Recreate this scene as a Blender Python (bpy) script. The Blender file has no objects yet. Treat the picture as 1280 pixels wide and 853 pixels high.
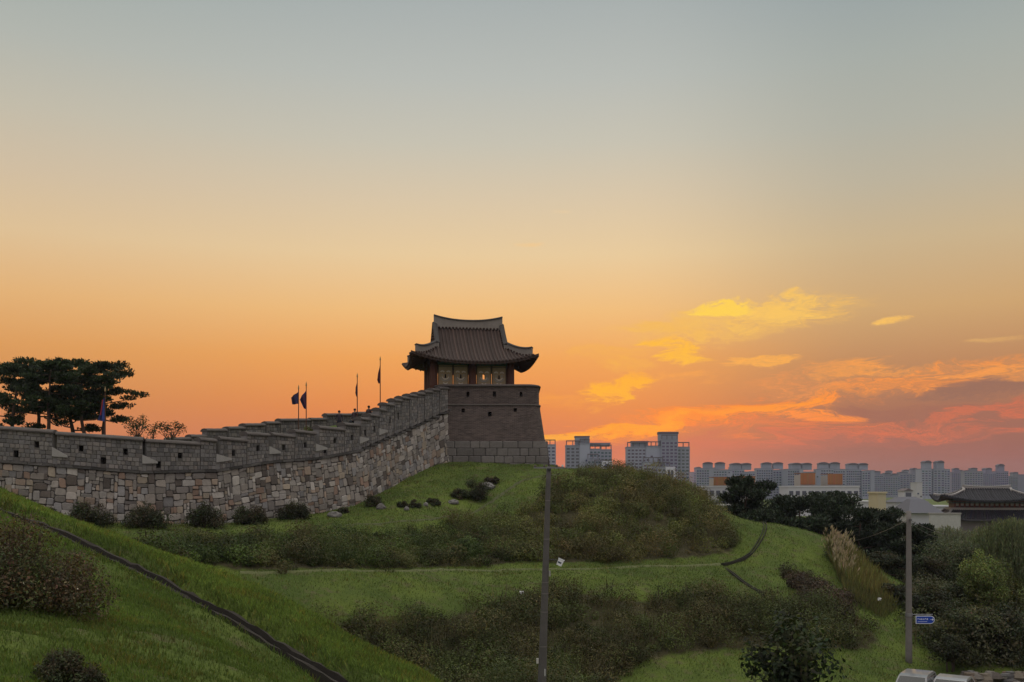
import bpy, bmesh, math, random
import numpy as np
from mathutils import Vector, Matrix

R = math.radians
SC = bpy.context.scene
COL = SC.collection
F = 1244.4          # focal length in photo pixels (1280 wide)
HY = 612.0          # horizon row


def P(px, py, d):
    return Vector(((px - 640) / F * d, d, (HY - py) / F * d))


def PX(px, d):
    return (px - 640) / F * d


def PZ(py, d):
    return (HY - py) / F * d


# ------------------------------------------------------------------ camera
cam = bpy.data.cameras.new('camera')
camo = bpy.data.objects.new('camera', cam)
COL.objects.link(camo)
cam.sensor_width = 36
cam.lens = 35
cam.shift_y = (HY - 426.5) / 1280
cam.clip_start = 0.1
cam.clip_end = 20000
camo.location = (0, 0, 0)
camo.rotation_euler = (R(90), 0, 0)
SC.camera = camo

SC.view_settings.view_transform = 'Standard'
SC.view_settings.look = 'None'
SC.view_settings.exposure = 0
SC.view_settings.gamma = 1
SC.render.resolution_x = 1024
SC.render.resolution_y = 682
SC.cycles.max_bounces = 5
SC.cycles.diffuse_bounces = 3
SC.cycles.glossy_bounces = 2
SC.cycles.transmission_bounces = 2
SC.cycles.transparent_max_bounces = 4
SC.cycles.volume_bounces = 0
SC.cycles.caustics_reflective = False
SC.cycles.caustics_refractive = False
SC.cycles.use_denoising = True


def lin(r, g, b, k=1.0):
    def f(c):
        c = c / 255
        return (c / 12.92 if c <= 0.04045 else ((c + 0.055) / 1.055) ** 2.4) * k
    return (f(r), f(g), f(b), 1)


# ------------------------------------------------------------------ world
W = bpy.data.worlds.new('World')
SC.world = W
W.use_nodes = True
NT = W.node_tree
for n in list(NT.nodes):
    NT.nodes.remove(n)


class NG:
    """tiny node helper"""
    def __init__(s, nt):
        s.nt = nt

    def n(s, t, **kw):
        nd = s.nt.nodes.new(t)
        for k, v in kw.items():
            setattr(nd, k, v)
        return nd

    def l(s, a, b):
        s.nt.links.new(a, b)

    def put(s, sock, v):
        if isinstance(v, bpy.types.NodeSocket):
            s.l(v, sock)
        elif v is not None:
            sock.default_value = v

    def m(s, op, a, b=None, c=None, clamp=False):
        nd = s.n('ShaderNodeMath', operation=op, use_clamp=clamp)
        s.put(nd.inputs[0], a)
        s.put(nd.inputs[1], b)
        s.put(nd.inputs[2], c)
        return nd.outputs[0]

    def sm(s, x, a, b):
        nd = s.n('ShaderNodeMapRange', interpolation_type='SMOOTHSTEP', clamp=True)
        s.put(nd.inputs['Value'], x)
        nd.inputs['From Min'].default_value = a
        nd.inputs['From Max'].default_value = b
        return nd.outputs['Result']

    def mix(s, f, a, b, mode='MIX'):
        nd = s.n('ShaderNodeMix', data_type='RGBA', blend_type=mode)
        s.put(nd.inputs[0], f)
        s.put(nd.inputs[6], a)
        s.put(nd.inputs[7], b)
        return nd.outputs[2]

    def ramp(s, x, stops, mode='LINEAR'):
        nd = s.n('ShaderNodeValToRGB')
        cr = nd.color_ramp
        cr.interpolation = mode
        while len(cr.elements) < len(stops):
            cr.elements.new(0.5)
        for e, (p, c) in zip(cr.elements, stops):
            e.position = p
            e.color = c if len(c) == 4 else (*c, 1)
        s.l(x, nd.inputs[0])
        return nd.outputs[0]

    def noise(s, vec, scale, detail=4, rough=0.55, dist=0.0, out='Fac'):
        nd = s.n('ShaderNodeTexNoise')
        if vec is not None:
            s.l(vec, nd.inputs['Vector'])
        nd.inputs['Scale'].default_value = scale
        nd.inputs['Detail'].default_value = detail
        nd.inputs['Roughness'].default_value = rough
        nd.inputs['Distortion'].default_value = dist
        return nd.outputs[out]

    def comb(s, x, y, z):
        nd = s.n('ShaderNodeCombineXYZ')
        for i, v in enumerate((x, y, z)):
            s.put(nd.inputs[i], v)
        return nd.outputs[0]


SUN_AZ, SUN_EL = 9.0, 4.0      # azimuth to the right of the view axis, elevation
NISH = 0.0015
HAZE = 0.00009       # density of the dusk air
g = NG(NT)
tc = g.n('ShaderNodeTexCoord')
sep = g.n('ShaderNodeSeparateXYZ')
g.l(tc.outputs['Generated'], sep.inputs[0])
sx, sy, sz = sep.outputs
hyp = g.m('SQRT', g.m('ADD', g.m('MULTIPLY', sx, sx), g.m('MULTIPLY', sy, sy)))
hyp = g.m('MAXIMUM', hyp, 0.001)
T = g.m('DIVIDE', sz, hyp)                 # tangent of the elevation
A = g.m('ARCTAN2', sx, sy)                 # azimuth, 0 along the view
cosA = g.m('DIVIDE', sy, hyp)
# sunset gradient
tt = g.m('MULTIPLY', T, 1 / 1.2, clamp=True)
def st(py, r, gg, b, k=1.0):
    return ((HY - py) / F / 1.2, lin(r, gg, b, k))
front = g.ramp(tt, [
    (0.0, lin(200, 100, 80)),
    st(565, 214, 110, 74), st(510, 232, 136, 68), st(450, 240, 162, 84), st(390, 240, 188, 122), st(320, 232, 202, 156), st(250, 217, 198, 168), st(180, 199, 194, 178), st(100, 184, 187, 181), st(0, 168, 175, 174),
    (0.62, lin(158, 170, 175)), (1.0, lin(168, 186, 198))])
right = g.ramp(tt, [
    (0.0, lin(144, 90, 82)),
    st(570, 148, 90, 80), st(520, 164, 106, 82), st(460, 190, 136, 92), st(400, 206, 164, 112), st(320, 202, 178, 140), st(250, 188, 178, 156), st(180, 176, 176, 164), st(100, 166, 172, 166), st(0, 150, 161, 163),
    (0.62, lin(146, 160, 168)), (1.0, lin(162, 180, 194))])
left = g.ramp(tt, [
    (0.0, lin(200, 116, 80)),
    st(560, 204, 122, 78), st(510, 210, 136, 78), st(450, 222, 156, 88), st(390, 228, 178, 118), st(320, 223, 193, 150), st(250, 209, 190, 162), st(180, 195, 188, 170), st(100, 178, 181, 173), st(0, 160, 170, 168),
    (0.62, lin(152, 165, 172)), (1.0, lin(166, 184, 196))])
sky = g.mix(g.sm(A, 0.10, 0.36), front, right)
sky = g.mix(g.sm(A, -0.05, -0.5), sky, left)
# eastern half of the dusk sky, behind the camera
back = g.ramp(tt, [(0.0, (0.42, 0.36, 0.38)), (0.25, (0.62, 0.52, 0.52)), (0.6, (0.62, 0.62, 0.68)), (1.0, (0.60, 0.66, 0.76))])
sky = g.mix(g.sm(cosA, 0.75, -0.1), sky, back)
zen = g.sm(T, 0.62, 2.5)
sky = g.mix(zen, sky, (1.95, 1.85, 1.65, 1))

# clouds -- streaky wisps in azimuth / elevation
cA = g.m('MULTIPLY', A, 1.0)
vec = g.comb(g.m('MULTIPLY', A, 7.0), g.m('MULTIPLY', T, 26.0), 0.0)
wob = g.noise(vec, 1.6, 5, 0.6, 0.6, 'Color')
ws = g.n('ShaderNodeSeparateColor')
g.l(wob, ws.inputs[0])
dA = g.m('MULTIPLY', g.m('SUBTRACT', ws.outputs[0], 0.5), 0.16)
dT = g.m('MULTIPLY', g.m('SUBTRACT', ws.outputs[1], 0.5), 0.050)
A2 = g.m('ADD', A, dA)
T2 = g.m('ADD', T, dT)
A3 = g.m('ADD', A, g.m('MULTIPLY', dA, 0.35))
T3 = g.m('ADD', T, g.m('MULTIPLY', dT, 0.12))
fine = g.noise(g.comb(g.m('MULTIPLY', A2, 17.0), g.m('MULTIPLY', g.m('SUBTRACT', T2, g.m('MULTIPLY', A2, 0.14)), 85.0), 3.3), 1.0, 8, 0.66, 0.7)
fine2 = g.noise(g.comb(g.m('MULTIPLY', A2, 46.0), g.m('MULTIPLY', g.m('SUBTRACT', T2, g.m('MULTIPLY', A2, 0.10)), 210.0), 7.7), 1.0, 6, 0.65, 1.2)
fine = g.m('ADD', g.m('MULTIPLY', fine, 0.62), g.m('MULTIPLY', fine2, 0.38))
frontmask = g.m('GREATER_THAN', sy, 0.2)


def cloud(px, py, w, h, slope, col, strength, soft=0.9):
    """one elliptical wisp: centre and half axes in photo pixels, slope = rise per run"""
    global sky
    a0 = math.atan((px - 640) / F)
    t0 = (HY - py) / F * math.cos(a0)
    calm = h < 6      # thin wisps are barely ruffled
    A_, T_ = (A3, T3) if calm else (A2, T2)
    da = g.m('SUBTRACT', A_, a0)
    dt = g.m('SUBTRACT', g.m('SUBTRACT', T_, t0), g.m('MULTIPLY', da, slope))
    q = g.m('ADD', g.m('POWER', g.m('ABSOLUTE', g.m('MULTIPLY', da, F / (w * 1.2))), 2.0),
            g.m('POWER', g.m('ABSOLUTE', g.m('MULTIPLY', dt, F / (h * 1.25))), 2.0))
    body = g.m('SUBTRACT', 1.0, q)
    v = g.m('ADD', g.m('MULTIPLY', body, 0.50), g.m('MULTIPLY', g.m('SUBTRACT', fine, 0.475), 2.6))
    a = g.m('MULTIPLY', g.sm(v, -0.08, soft * 1.0), g.sm(body, -0.25, 0.5))
    a = g.m('MULTIPLY', a, g.m('ADD', 0.30, g.m('MULTIPLY', fine2, 1.35)), clamp=True)
    a = g.m('MULTIPLY', g.m('MULTIPLY', a, strength), frontmask)
    sky = g.mix(a, sky, col)


grey = lin(142, 94, 84)
mauve = lin(150, 92, 78)
# dim bands first
cloud(1230, 487, 130, 15, -0.05, lin(146, 102, 86), 0.85, 0.7)
cloud(1130, 527, 140, 15, 0.02, lin(156, 98, 82), 0.8, 0.7)
cloud(900, 556, 200, 12, 0.0, lin(205, 104, 80), 0.7)
cloud(1150, 565, 190, 16, 0.0, lin(158, 96, 84), 0.6)
# glowing wisps
cloud(930, 398, 150, 20, 0.10, lin(244, 190, 92), 0.95)
cloud(905, 386, 36, 9, 0.05, lin(254, 208, 82), 1.0, 0.6)
cloud(985, 384, 62, 14, 0.12, lin(248, 196, 96), 0.9, 0.7)
cloud(840, 412, 60, 10, -0.05, lin(244, 184, 84), 0.9)
cloud(836, 434, 44, 11, -0.12, lin(254, 186, 58), 1.0, 0.6)
cloud(775, 452, 44, 12, -0.05, lin(244, 176, 74), 0.85)
cloud(768, 486, 44, 16, 0.22, lin(255, 176, 46), 1.0, 0.6)
cloud(850, 467, 60, 6, 0.0, lin(246, 164, 72), 0.8)
cloud(948, 453, 44, 7, -0.06, lin(248, 172, 78), 0.95, 0.6)
cloud(1113, 401, 17, 4, 0.12, lin(246, 190, 96), 1.0, 0.5)
cloud(664, 306, 17, 2.4, 0.0, lin(240, 200, 142), 0.75, 0.8)
cloud(708, 264, 13, 2.6, 0.0, lin(232, 204, 160), 0.6, 0.8)
cloud(1080, 461, 56, 7, -0.04, lin(248, 158, 72), 0.9)
cloud(1120, 478, 170, 13, 0.10, lin(244, 146, 66), 0.95)
cloud(1000, 478, 70, 10, 0.03, lin(236, 146, 76), 0.8)
cloud(1225, 467, 70, 8, -0.02, lin(246, 156, 74), 0.9)
cloud(790, 534, 95, 11, 0.12, lin(255, 146, 30), 1.0, 0.5)
cloud(860, 524, 80, 8, 0.16, lin(255, 138, 40), 1.0, 0.5)
cloud(900, 512, 110, 15, 0.10, lin(252, 134, 44), 1.0, 0.6)
cloud(985, 505, 70, 8, 0.0, lin(252, 142, 52), 1.0, 0.6)
cloud(960, 532, 130, 12, -0.06, lin(244, 122, 58), 0.8)
cloud(1090, 543, 170, 9, 0.04, lin(214, 106, 72), 0.8)
cloud(1200, 520, 110, 6, 0.10, lin(216, 108, 72), 0.8)
cloud(800, 531, 75, 7, 0.10, lin(255, 158, 34), 1.0, 0.45)
cloud(930, 508, 85, 7, 0.10, lin(255, 148, 44), 1.0, 0.45)
cloud(1010, 520, 55, 5, -0.10, lin(255, 140, 56), 0.9, 0.5)
cloud(700, 547, 60, 4, 0.03, lin(255, 168, 40), 0.95, 0.5)
cloud(1260, 424, 34, 3, 0.0, lin(228, 176, 104), 0.6)
cloud(680, 505, 40, 9, -0.1, lin(246, 158, 60), 0.6)

nish = g.n('ShaderNodeTexSky', sky_type='NISHITA')
nish.sun_disc = False
nish.sun_elevation = R(SUN_EL)
nish.sun_rotation = R(SUN_AZ)
b1 = g.n('ShaderNodeBackground')
g.l(nish.outputs[0], b1.inputs[0])
b1.inputs[1].default_value = NISH
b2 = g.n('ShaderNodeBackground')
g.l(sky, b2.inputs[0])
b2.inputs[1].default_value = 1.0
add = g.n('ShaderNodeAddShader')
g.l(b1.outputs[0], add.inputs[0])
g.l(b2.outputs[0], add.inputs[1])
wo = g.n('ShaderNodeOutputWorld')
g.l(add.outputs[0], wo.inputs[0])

sl = bpy.data.lights.new('sun', 'SUN')
sl.energy = 0.5
sl.angle = R(12)
sl.color = (1.0, 0.72, 0.45)
slo = bpy.data.objects.new('sun', sl)
COL.objects.link(slo)
# light travels from the sunset (right of the view axis, low) towards the camera
sd = Vector((-math.sin(R(SUN_AZ)) * math.cos(R(SUN_EL)), -math.cos(R(SUN_AZ)) * math.cos(R(SUN_EL)), -math.sin(R(SUN_EL))))
slo.rotation_euler = sd.to_track_quat('-Z', 'Y').to_euler()

# ------------------------------------------------------------------ helpers
RNG = np.random.default_rng(7)
random.seed(7)


def tag(o, label=None, cat=None, group=None, kind=None):
    for k, v in (('label', label), ('category', cat), ('group', group), ('kind', kind)):
        if v:
            o[k] = v
    return o


def link(o, parent=None):
    COL.objects.link(o)
    if parent is not None:
        o.parent = parent
    return o


def empty(name, loc=(0, 0, 0), rz=0.0):
    o = bpy.data.objects.new(name, None)
    o.location = loc
    o.rotation_euler = (0, 0, rz)
    o.empty_display_size = 0.2
    return link(o)


def copy_tree(o, parent=None):
    c = o.copy()
    link(c, parent)
    for ch in list(o.children):
        copy_tree(ch, c)
    return c


class MB:
    """collects polygons, then links them as one mesh object"""
    def __init__(s):
        s.v, s.f, s.c = [], [], []
        s.uv = None
        s.col = (0.3, 0.3, 0.3)

    def vert(s, p, col=None):
        s.v.append(tuple(p))
        s.c.append(col or s.col)
        return len(s.v) - 1

    def poly(s, pts, col=None):
        i0 = len(s.v)
        for p in pts:
            s.vert(p, col)
        s.f.append(tuple(range(i0, i0 + len(pts))))

    def hexa(s, p, col=None):
        """p: 8 corners, bottom ring 0-3 (ccw seen from above) and top ring 4-7"""
        i = len(s.v)
        for q in p:
            s.vert(q, col)
        for f in ((3, 2, 1, 0), (4, 5, 6, 7), (0, 1, 5, 4), (1, 2, 6, 5), (2, 3, 7, 6), (3, 0, 4, 7)):
            s.f.append(tuple(i + k for k in f))

    def box(s, c, size, rz=0.0, col=None, taper=1.0):
        cx, cy, cz = c
        hx, hy, hz = size[0] / 2, size[1] / 2, size[2] / 2
        co, si = math.cos(rz), math.sin(rz)
        pts = []
        for zz, k in ((-hz, 1.0), (hz, taper)):
            for x, y in ((-hx, -hy), (hx, -hy), (hx, hy), (-hx, hy)):
                x, y = x * k, y * k
                pts.append((cx + x * co - y * si, cy + x * si + y * co, cz + zz))
        s.hexa(pts, col)

    def tube(s, pts, radii, n=8, col=None, cap=True):
        pts = [Vector(p) for p in pts]
        if not hasattr(radii, '__len__'):
            radii = [radii] * len(pts)
        rings = []
        for k, p in enumerate(pts):
            t = (pts[min(k + 1, len(pts) - 1)] - pts[max(k - 1, 0)])
            if t.length < 1e-9:
                t = Vector((0, 0, 1))
            t.normalize()
            a = t.cross(Vector((0, 1, 0)) if abs(t.y) < 0.9 else Vector((1, 0, 0))).normalized()
            b = t.cross(a)
            ring = []
            for j in range(n):
                an = 2 * math.pi * j / n
                ring.append(s.vert(p + (a * math.cos(an) + b * math.sin(an)) * radii[k], col))
            rings.append(ring)
        for k in range(len(rings) - 1):
            for j in range(n):
                s.f.append((rings[k][j], rings[k][(j + 1) % n], rings[k + 1][(j + 1) % n], rings[k + 1][j]))
        if cap:
            s.f.append(tuple(reversed(rings[0])))
            s.f.append(tuple(rings[-1]))

    def grid(s, pts, nu, nv, col=None, flip=False):
        """pts: nv rows of nu points"""
        i0 = len(s.v)
        for p in pts:
            s.vert(p, col)
        for j in range(nv - 1):
            for i in range(nu - 1):
                a = i0 + j * nu + i
                q = (a, a + 1, a + nu + 1, a + nu)
                s.f.append(tuple(reversed(q)) if flip else q)

    def sphere(s, c, r, n=10, m=7, col=None, sc=(1, 1, 1)):
        pts = []
        for j in range(m):
            th = math.pi * j / (m - 1)
            for i in range(n + 1):
                ph = 2 * math.pi * i / n
                pts.append((c[0] + r * sc[0] * math.sin(th) * math.cos(ph), c[1] + r * sc[1] * math.sin(th) * math.sin(ph), c[2] + r * sc[2] * math.cos(th)))
        s.grid(pts, n + 1, m, col, flip=True)

    def prism(s, outline, y0, y1, axis='y', col=None):
        """extrude a closed 2-D outline (x,z) between y0 and y1"""
        n = len(outline)
        a = [s.vert((x, y0, z), col) for x, z in outline]
        b = [s.vert((x, y1, z), col) for x, z in outline]
        s.f.append(tuple(a))
        s.f.append(tuple(reversed(b)))
        for i in range(n):
            j = (i + 1) % n
            s.f.append((a[j], a[i], b[i], b[j]))

    def build(s, name, mat, parent=None, smooth=False, loc=None, rz=None, uv=None):
        me = bpy.data.meshes.new(name)
        me.from_pydata(s.v, [], s.f)
        at = me.color_attributes.new('col', 'FLOAT_COLOR', 'POINT')
        c = np.ones((len(s.v), 4), np.float32)
        if s.c:
            c[:, :3] = np.array([k[:3] for k in s.c], np.float32)
        at.data.foreach_set('color', c.ravel())
        if uv:
            lay = me.uv_layers.new(name='uv')
            idx = np.zeros(len(me.loops), np.int32)
            me.loops.foreach_get('vertex_index', idx)
            U = np.array(uv, np.float32)[idx]
            lay.data.foreach_set('uv', U.ravel())
        if smooth:
            me.polygons.foreach_set('use_smooth', [True] * len(me.polygons))
        me.materials.append(mat)
        me.update()
        o = bpy.data.objects.new(name, me)
        if loc is not None:
            o.location = loc
        if rz is not None:
            o.rotation_euler = (0, 0, rz)
        return link(o, parent)


def quads_mesh(name, V, C, mat, parent=None, n=4):
    """V (N,n,3) separate polygons, C (N,3) colours"""
    N = len(V)
    me = bpy.data.meshes.new(name)
    me.vertices.add(N * n)
    me.loops.add(N * n)
    me.polygons.add(N)
    me.vertices.foreach_set('co', V.reshape(-1).astype(np.float32))
    me.loops.foreach_set('vertex_index', np.arange(N * n, dtype=np.int32))
    me.polygons.foreach_set('loop_start', np.arange(0, N * n, n, dtype=np.int32))
    try:
        me.polygons.foreach_set('loop_total', np.full(N, n, np.int32))
    except Exception:
        pass
    at = me.color_attributes.new('col', 'FLOAT_COLOR', 'POINT')
    c = np.ones((N, n, 4), np.float32)
    c[:, :, :3] = C[:, None, :]
    at.data.foreach_set('color', c.ravel())
    me.materials.append(mat)
    me.update()
    me.validate()
    o = bpy.data.objects.new(name, me)
    return link(o, parent)


def unit(v):
    return v / np.maximum(np.linalg.norm(v, axis=-1, keepdims=True), 1e-9)


def leaf_quads(cen, size, aspect=0.5, up=0.0, direction=None, rng=RNG, normal=None, nb=0.6):
    """diamond leaves round centres; direction biases the long axis"""
    N = len(cen)
    a = unit(rng.normal(size=(N, 3)))
    if direction is not None:
        a = unit(a * (1 - up) + direction * up)
    r = unit(rng.normal(size=(N, 3)))
    if normal is not None:
        nn = unit(r * (1 - nb) + unit(normal) * nb)
        a = unit(np.cross(nn, a))
        b = np.cross(nn, a)
    else:
        b = unit(np.cross(a, r))
    s = np.asarray(size).reshape(-1, 1) * np.ones((N, 1))
    L = a * s * 0.5
    Wd = b * s * 0.5 * aspect
    mid = cen + L * 0.1
    return np.stack([cen - L, mid + Wd, cen + L, mid - Wd], 1)


def vary(base, n, amt=0.35, hue=0.12, rng=RNG):
    base = np.asarray(base, float)
    k = (1 + amt * rng.normal(size=(n, 1))).clip(0.3, 2.0)
    h = 1 + hue * rng.normal(size=(n, 3))
    return (base * k * h).clip(0.004, 0.9)


def in_poly(px, py, poly):
    poly = np.asarray(poly, float)
    inside = np.zeros(px.shape, bool)
    j = len(poly) - 1
    for i in range(len(poly)):
        xi, yi = poly[i]
        xj, yj = poly[j]
        c = ((yi > py) != (yj > py)) & (px < (xj - xi) * (py - yi) / (yj - yi + 1e-12) + xi)
        inside ^= c
        j = i
    return inside


def vnoise(x, y, seed=0):
    """smooth value noise, numpy"""
    xi, yi = np.floor(x).astype(np.int64), np.floor(y).astype(np.int64)
    fx, fy = x - xi, y - yi
    fx, fy = fx * fx * (3 - 2 * fx), fy * fy * (3 - 2 * fy)

    def h(a, b):
        n = (a * 374761393 + b * 668265263 + seed * 1274126177) & 0x7fffffff
        n = ((n ^ (n >> 13)) * 1274126177) & 0x7fffffff
        return ((n ^ (n >> 16)) & 0xffff) / 65535.0
    return (h(xi, yi) * (1 - fx) + h(xi + 1, yi) * fx) * (1 - fy) + (h(xi, yi + 1) * (1 - fx) + h(xi + 1, yi + 1) * fx) * fy


def fbm(x, y, seed=0, oct=4):
    s, a, t = 0, 0.5, 0
    for k in range(oct):
        s = s + a * vnoise(x, y, seed + k)
        t += a
        x, y, a = x * 2.03 + 7.1, y * 2.03 + 3.7, a * 0.5
    return s / t


# ------------------------------------------------------------------ materials
def new_mat(name):
    m = bpy.data.materials.new(name)
    m.use_nodes = True
    nt = m.node_tree
    return m, NG(nt), nt.nodes['Principled BSDF'], nt.nodes['Material Output']


def attr_mat(name, rough=0.8, nscale=6.0, namt=0.35, bump=0.0, bscale=30.0, spec=0.3, metal=0.0):
    """colour attribute with fine mottling and optional bump"""
    m, q, bs, out = new_mat(name)
    a = q.n('ShaderNodeAttribute', attribute_name='col')
    tcn = q.n('ShaderNodeTexCoord')
    n1 = q.noise(tcn.outputs['Object'], nscale, 6, 0.65)
    n2 = q.noise(tcn.outputs['Object'], nscale * 0.17, 3, 0.6)
    f = q.m('ADD', q.m('MULTIPLY', n1, 2 * namt), q.m('MULTIPLY', n2, namt))
    f = q.m('ADD', f, 1 - 1.5 * namt)
    c = q.mix(1.0, a.outputs['Color'], q.comb(f, f, f), 'MULTIPLY')
    q.l(c, bs.inputs['Base Color'])
    bs.inputs['Roughness'].default_value = rough
    bs.inputs['Specular IOR Level'].default_value = spec
    bs.inputs['Metallic'].default_value = metal
    if bump:
        b = q.n('ShaderNodeBump')
        b.inputs['Strength'].default_value = bump
        b.inputs['Distance'].default_value = 0.05
        q.l(q.noise(tcn.outputs['Object'], bscale, 5, 0.7), b.inputs['Height'])
        q.l(b.outputs[0], bs.inputs['Normal'])
    return m


def leaf_mat(name, trans=0.3):
    m, q, bs, out = new_mat(name)
    a = q.n('ShaderNodeAttribute', attribute_name='col')
    q.l(a.outputs['Color'], bs.inputs['Base Color'])
    bs.inputs['Roughness'].default_value = 0.65
    bs.inputs['Specular IOR Level'].default_value = 0.25
    t = q.n('ShaderNodeBsdfTranslucent')
    q.l(q.mix(1.0, a.outputs['Color'], (1.15, 1.25, 0.7, 1), 'MULTIPLY'), t.inputs[0])
    mx = q.n('ShaderNodeMixShader')
    mx.inputs[0].default_value = trans
    q.l(bs.outputs[0], mx.inputs[1])
    q.l(t.outputs[0], mx.inputs[2])
    q.l(mx.outputs[0], out.inputs[0])
    return m


M_STONE = attr_mat('stone', 0.9, 5, 0.35, 0.5, 9)
M_BLOCK = attr_mat('parapet_block', 0.9, 7, 0.3, 0.4, 14)
M_BARK = attr_mat('bark', 0.95, 9, 0.4, 0.6, 20)
M_LEAF = leaf_mat('leaf', 0.3)
M_GRASS = leaf_mat('grass_blade', 0.35)
M_NEEDLE = leaf_mat('needle', 0.15)
M_PAINT = attr_mat('paint', 0.55, 3, 0.08)
M_WOOD = attr_mat('painted_timber', 0.7, 4, 0.2)
M_PLASTER = attr_mat('plaster', 0.85, 3, 0.25, 0.2, 12)
M_TILE = attr_mat('roof_tile', 0.75, 5, 0.45, 0.3, 20)
M_CONC = attr_mat('concrete', 0.9, 4, 0.3, 0.3, 25)
M_CLOTH = attr_mat('cloth', 0.8, 5, 0.2)
M_METAL = attr_mat('metal', 0.45, 6, 0.15, 0, 1, 0.5, 0.6)
M_FACADE = attr_mat('facade', 0.8, 0.12, 0.12)


def glass_mat():
    m, q, bs, out = new_mat('window_glass')
    a = q.n('ShaderNodeAttribute', attribute_name='col')
    q.l(a.outputs['Color'], bs.inputs['Base Color'])
    bs.inputs['Roughness'].default_value = 0.12
    bs.inputs['Specular IOR Level'].default_value = 0.5
    return m


M_GLASS = glass_mat()


def carpaint():
    m, q, bs, out = new_mat('car_paint')
    a = q.n('ShaderNodeAttribute', attribute_name='col')
    q.l(a.outputs['Color'], bs.inputs['Base Color'])
    bs.inputs['Roughness'].default_value = 0.3
    bs.inputs['Coat Weight'].default_value = 0.5
    return m


M_CAR = carpaint()


def brick_mat():
    m, q, bs, out = new_mat('grey_brick')
    uvn = q.n('ShaderNodeUVMap', uv_map='uv')
    br = q.n('ShaderNodeTexBrick')
    q.l(uvn.outputs[0], br.inputs['Vector'])
    br.inputs['Scale'].default_value = 1.0
    br.inputs['Brick Width'].default_value = 0.36
    br.inputs['Row Height'].default_value = 0.105
    br.inputs['Mortar Size'].default_value = 0.012
    br.inputs['Color1'].default_value = (0.058, 0.040, 0.033, 1)
    br.inputs['Color2'].default_value = (0.110, 0.078, 0.064, 1)
    br.inputs['Mortar'].default_value = (0.13, 0.11, 0.10, 1)
    big = q.noise(uvn.outputs[0], 0.9, 5, 0.6)
    row = q.noise(q.comb(0.0, 0.0, 0.0), 1, 2)
    sp = q.n('ShaderNodeSeparateXYZ')
    q.l(uvn.outputs[0], sp.inputs[0])
    strk = q.noise(q.comb(q.m('MULTIPLY', sp.outputs[0], 0.8), q.m('MULTIPLY', sp.outputs[1], 9.0), 0.0), 1.0, 5, 0.65)
    f = q.m('ADD', q.m('MULTIPLY', big, 0.9), q.m('MULTIPLY', strk, 1.5))
    f = q.m('SUBTRACT', f, 0.25)
    c = q.mix(1.0, br.outputs['Color'], q.comb(f, f, f), 'MULTIPLY')
    # pale efflorescence streaks
    eff = q.sm(strk, 0.66, 0.80)
    c = q.mix(q.m('MULTIPLY', eff, 0.55), c, (0.20, 0.175, 0.155, 1))
    q.l(c, bs.inputs['Base Color'])
    bs.inputs['Roughness'].default_value = 0.92
    b = q.n('ShaderNodeBump')
    b.inputs['Strength'].default_value = 0.6
    b.inputs['Distance'].default_value = 0.03
    h = q.m('ADD', q.m('MULTIPLY', br.outputs['Fac'], -1.0), strk)
    q.l(h, b.inputs['Height'])
    q.l(b.outputs[0], bs.inputs['Normal'])
    return m


M_BRICK = brick_mat()


def ground_mat():
    m, q, bs, out = new_mat('turf')
    tcn = q.n('ShaderNodeTexCoord')
    ob = tcn.outputs['Object']
    n1 = q.noise(ob, 0.22, 5, 0.6)
    n2 = q.noise(ob, 1.3, 6, 0.65)
    n3 = q.noise(ob, 9.0, 4, 0.7)
    c = q.mix(q.sm(n1, 0.35, 0.65), (0.066, 0.094, 0.022, 1), (0.100, 0.132, 0.026, 1))
    soil = q.n('ShaderNodeAttribute', attribute_name='soil')
    c = q.mix(soil.outputs['Fac'], c, (0.045, 0.036, 0.022, 1))
    c = q.mix(q.m('MULTIPLY', q.sm(n2, 0.50, 0.70), 0.8), c, (0.105, 0.090, 0.048, 1))
    n4 = q.noise(ob, 0.55, 6, 0.7)
    c = q.mix(q.m('MULTIPLY', q.sm(n4, 0.60, 0.70), 0.75), c, (0.075, 0.058, 0.038, 1))
    f = q.m('ADD', q.m('MULTIPLY', n3, 1.1), 0.45)
    c = q.mix(1.0, c, q.comb(f, f, f), 'MULTIPLY')
    q.l(c, bs.inputs['Base Color'])
    bs.inputs['Roughness'].default_value = 0.95
    bs.inputs['Specular IOR Level'].default_value = 0.1
    b = q.n('ShaderNodeBump')
    b.inputs['Strength'].default_value = 0.8
    b.inputs['Distance'].default_value = 0.08
    q.l(q.m('ADD', n3, q.m('MULTIPLY', n2, 1.5)), b.inputs['Height'])
    q.l(b.outputs[0], bs.inputs['Normal'])
    return m


M_TURF = ground_mat()

# ------------------------------------------------------------------ terrain
def resample(line, step=45):
    out = []
    for (a, b) in zip(line[:-1], line[1:]):
        n = max(1, int(round(math.hypot(b[0] - a[0], b[1] - a[1]) / step)))
        for k in range(n):
            t = k / n
            out.append(tuple(a[i] + (b[i] - a[i]) * t for i in range(len(a))))
    out.append(tuple(line[-1]))
    return out


# outer wall: photo column, distance, row of the ledge, row of the foot
WALL = [(-150, 59.5, 568, 645), (0, 60, 576, 648), (66, 60, 581, 650), (178, 61, 590, 655), (272, 64, 588, 653), (337, 67.5, 577, 647),
        (395, 71, 573, 641), (450, 75, 563, 627), (480, 78.5, 549, 610), (500, 81, 541, 598), (520, 83.5, 532, 589), (548, 86.6, 519, 578), (566, 87.4, 511, 574)]
WP = np.array(WALL, float)


def wall_at(px):
    d = np.interp(px, WP[:, 0], WP[:, 1])
    return d, np.interp(px, WP[:, 0], WP[:, 2]), np.interp(px, WP[:, 0], WP[:, 3])


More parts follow.
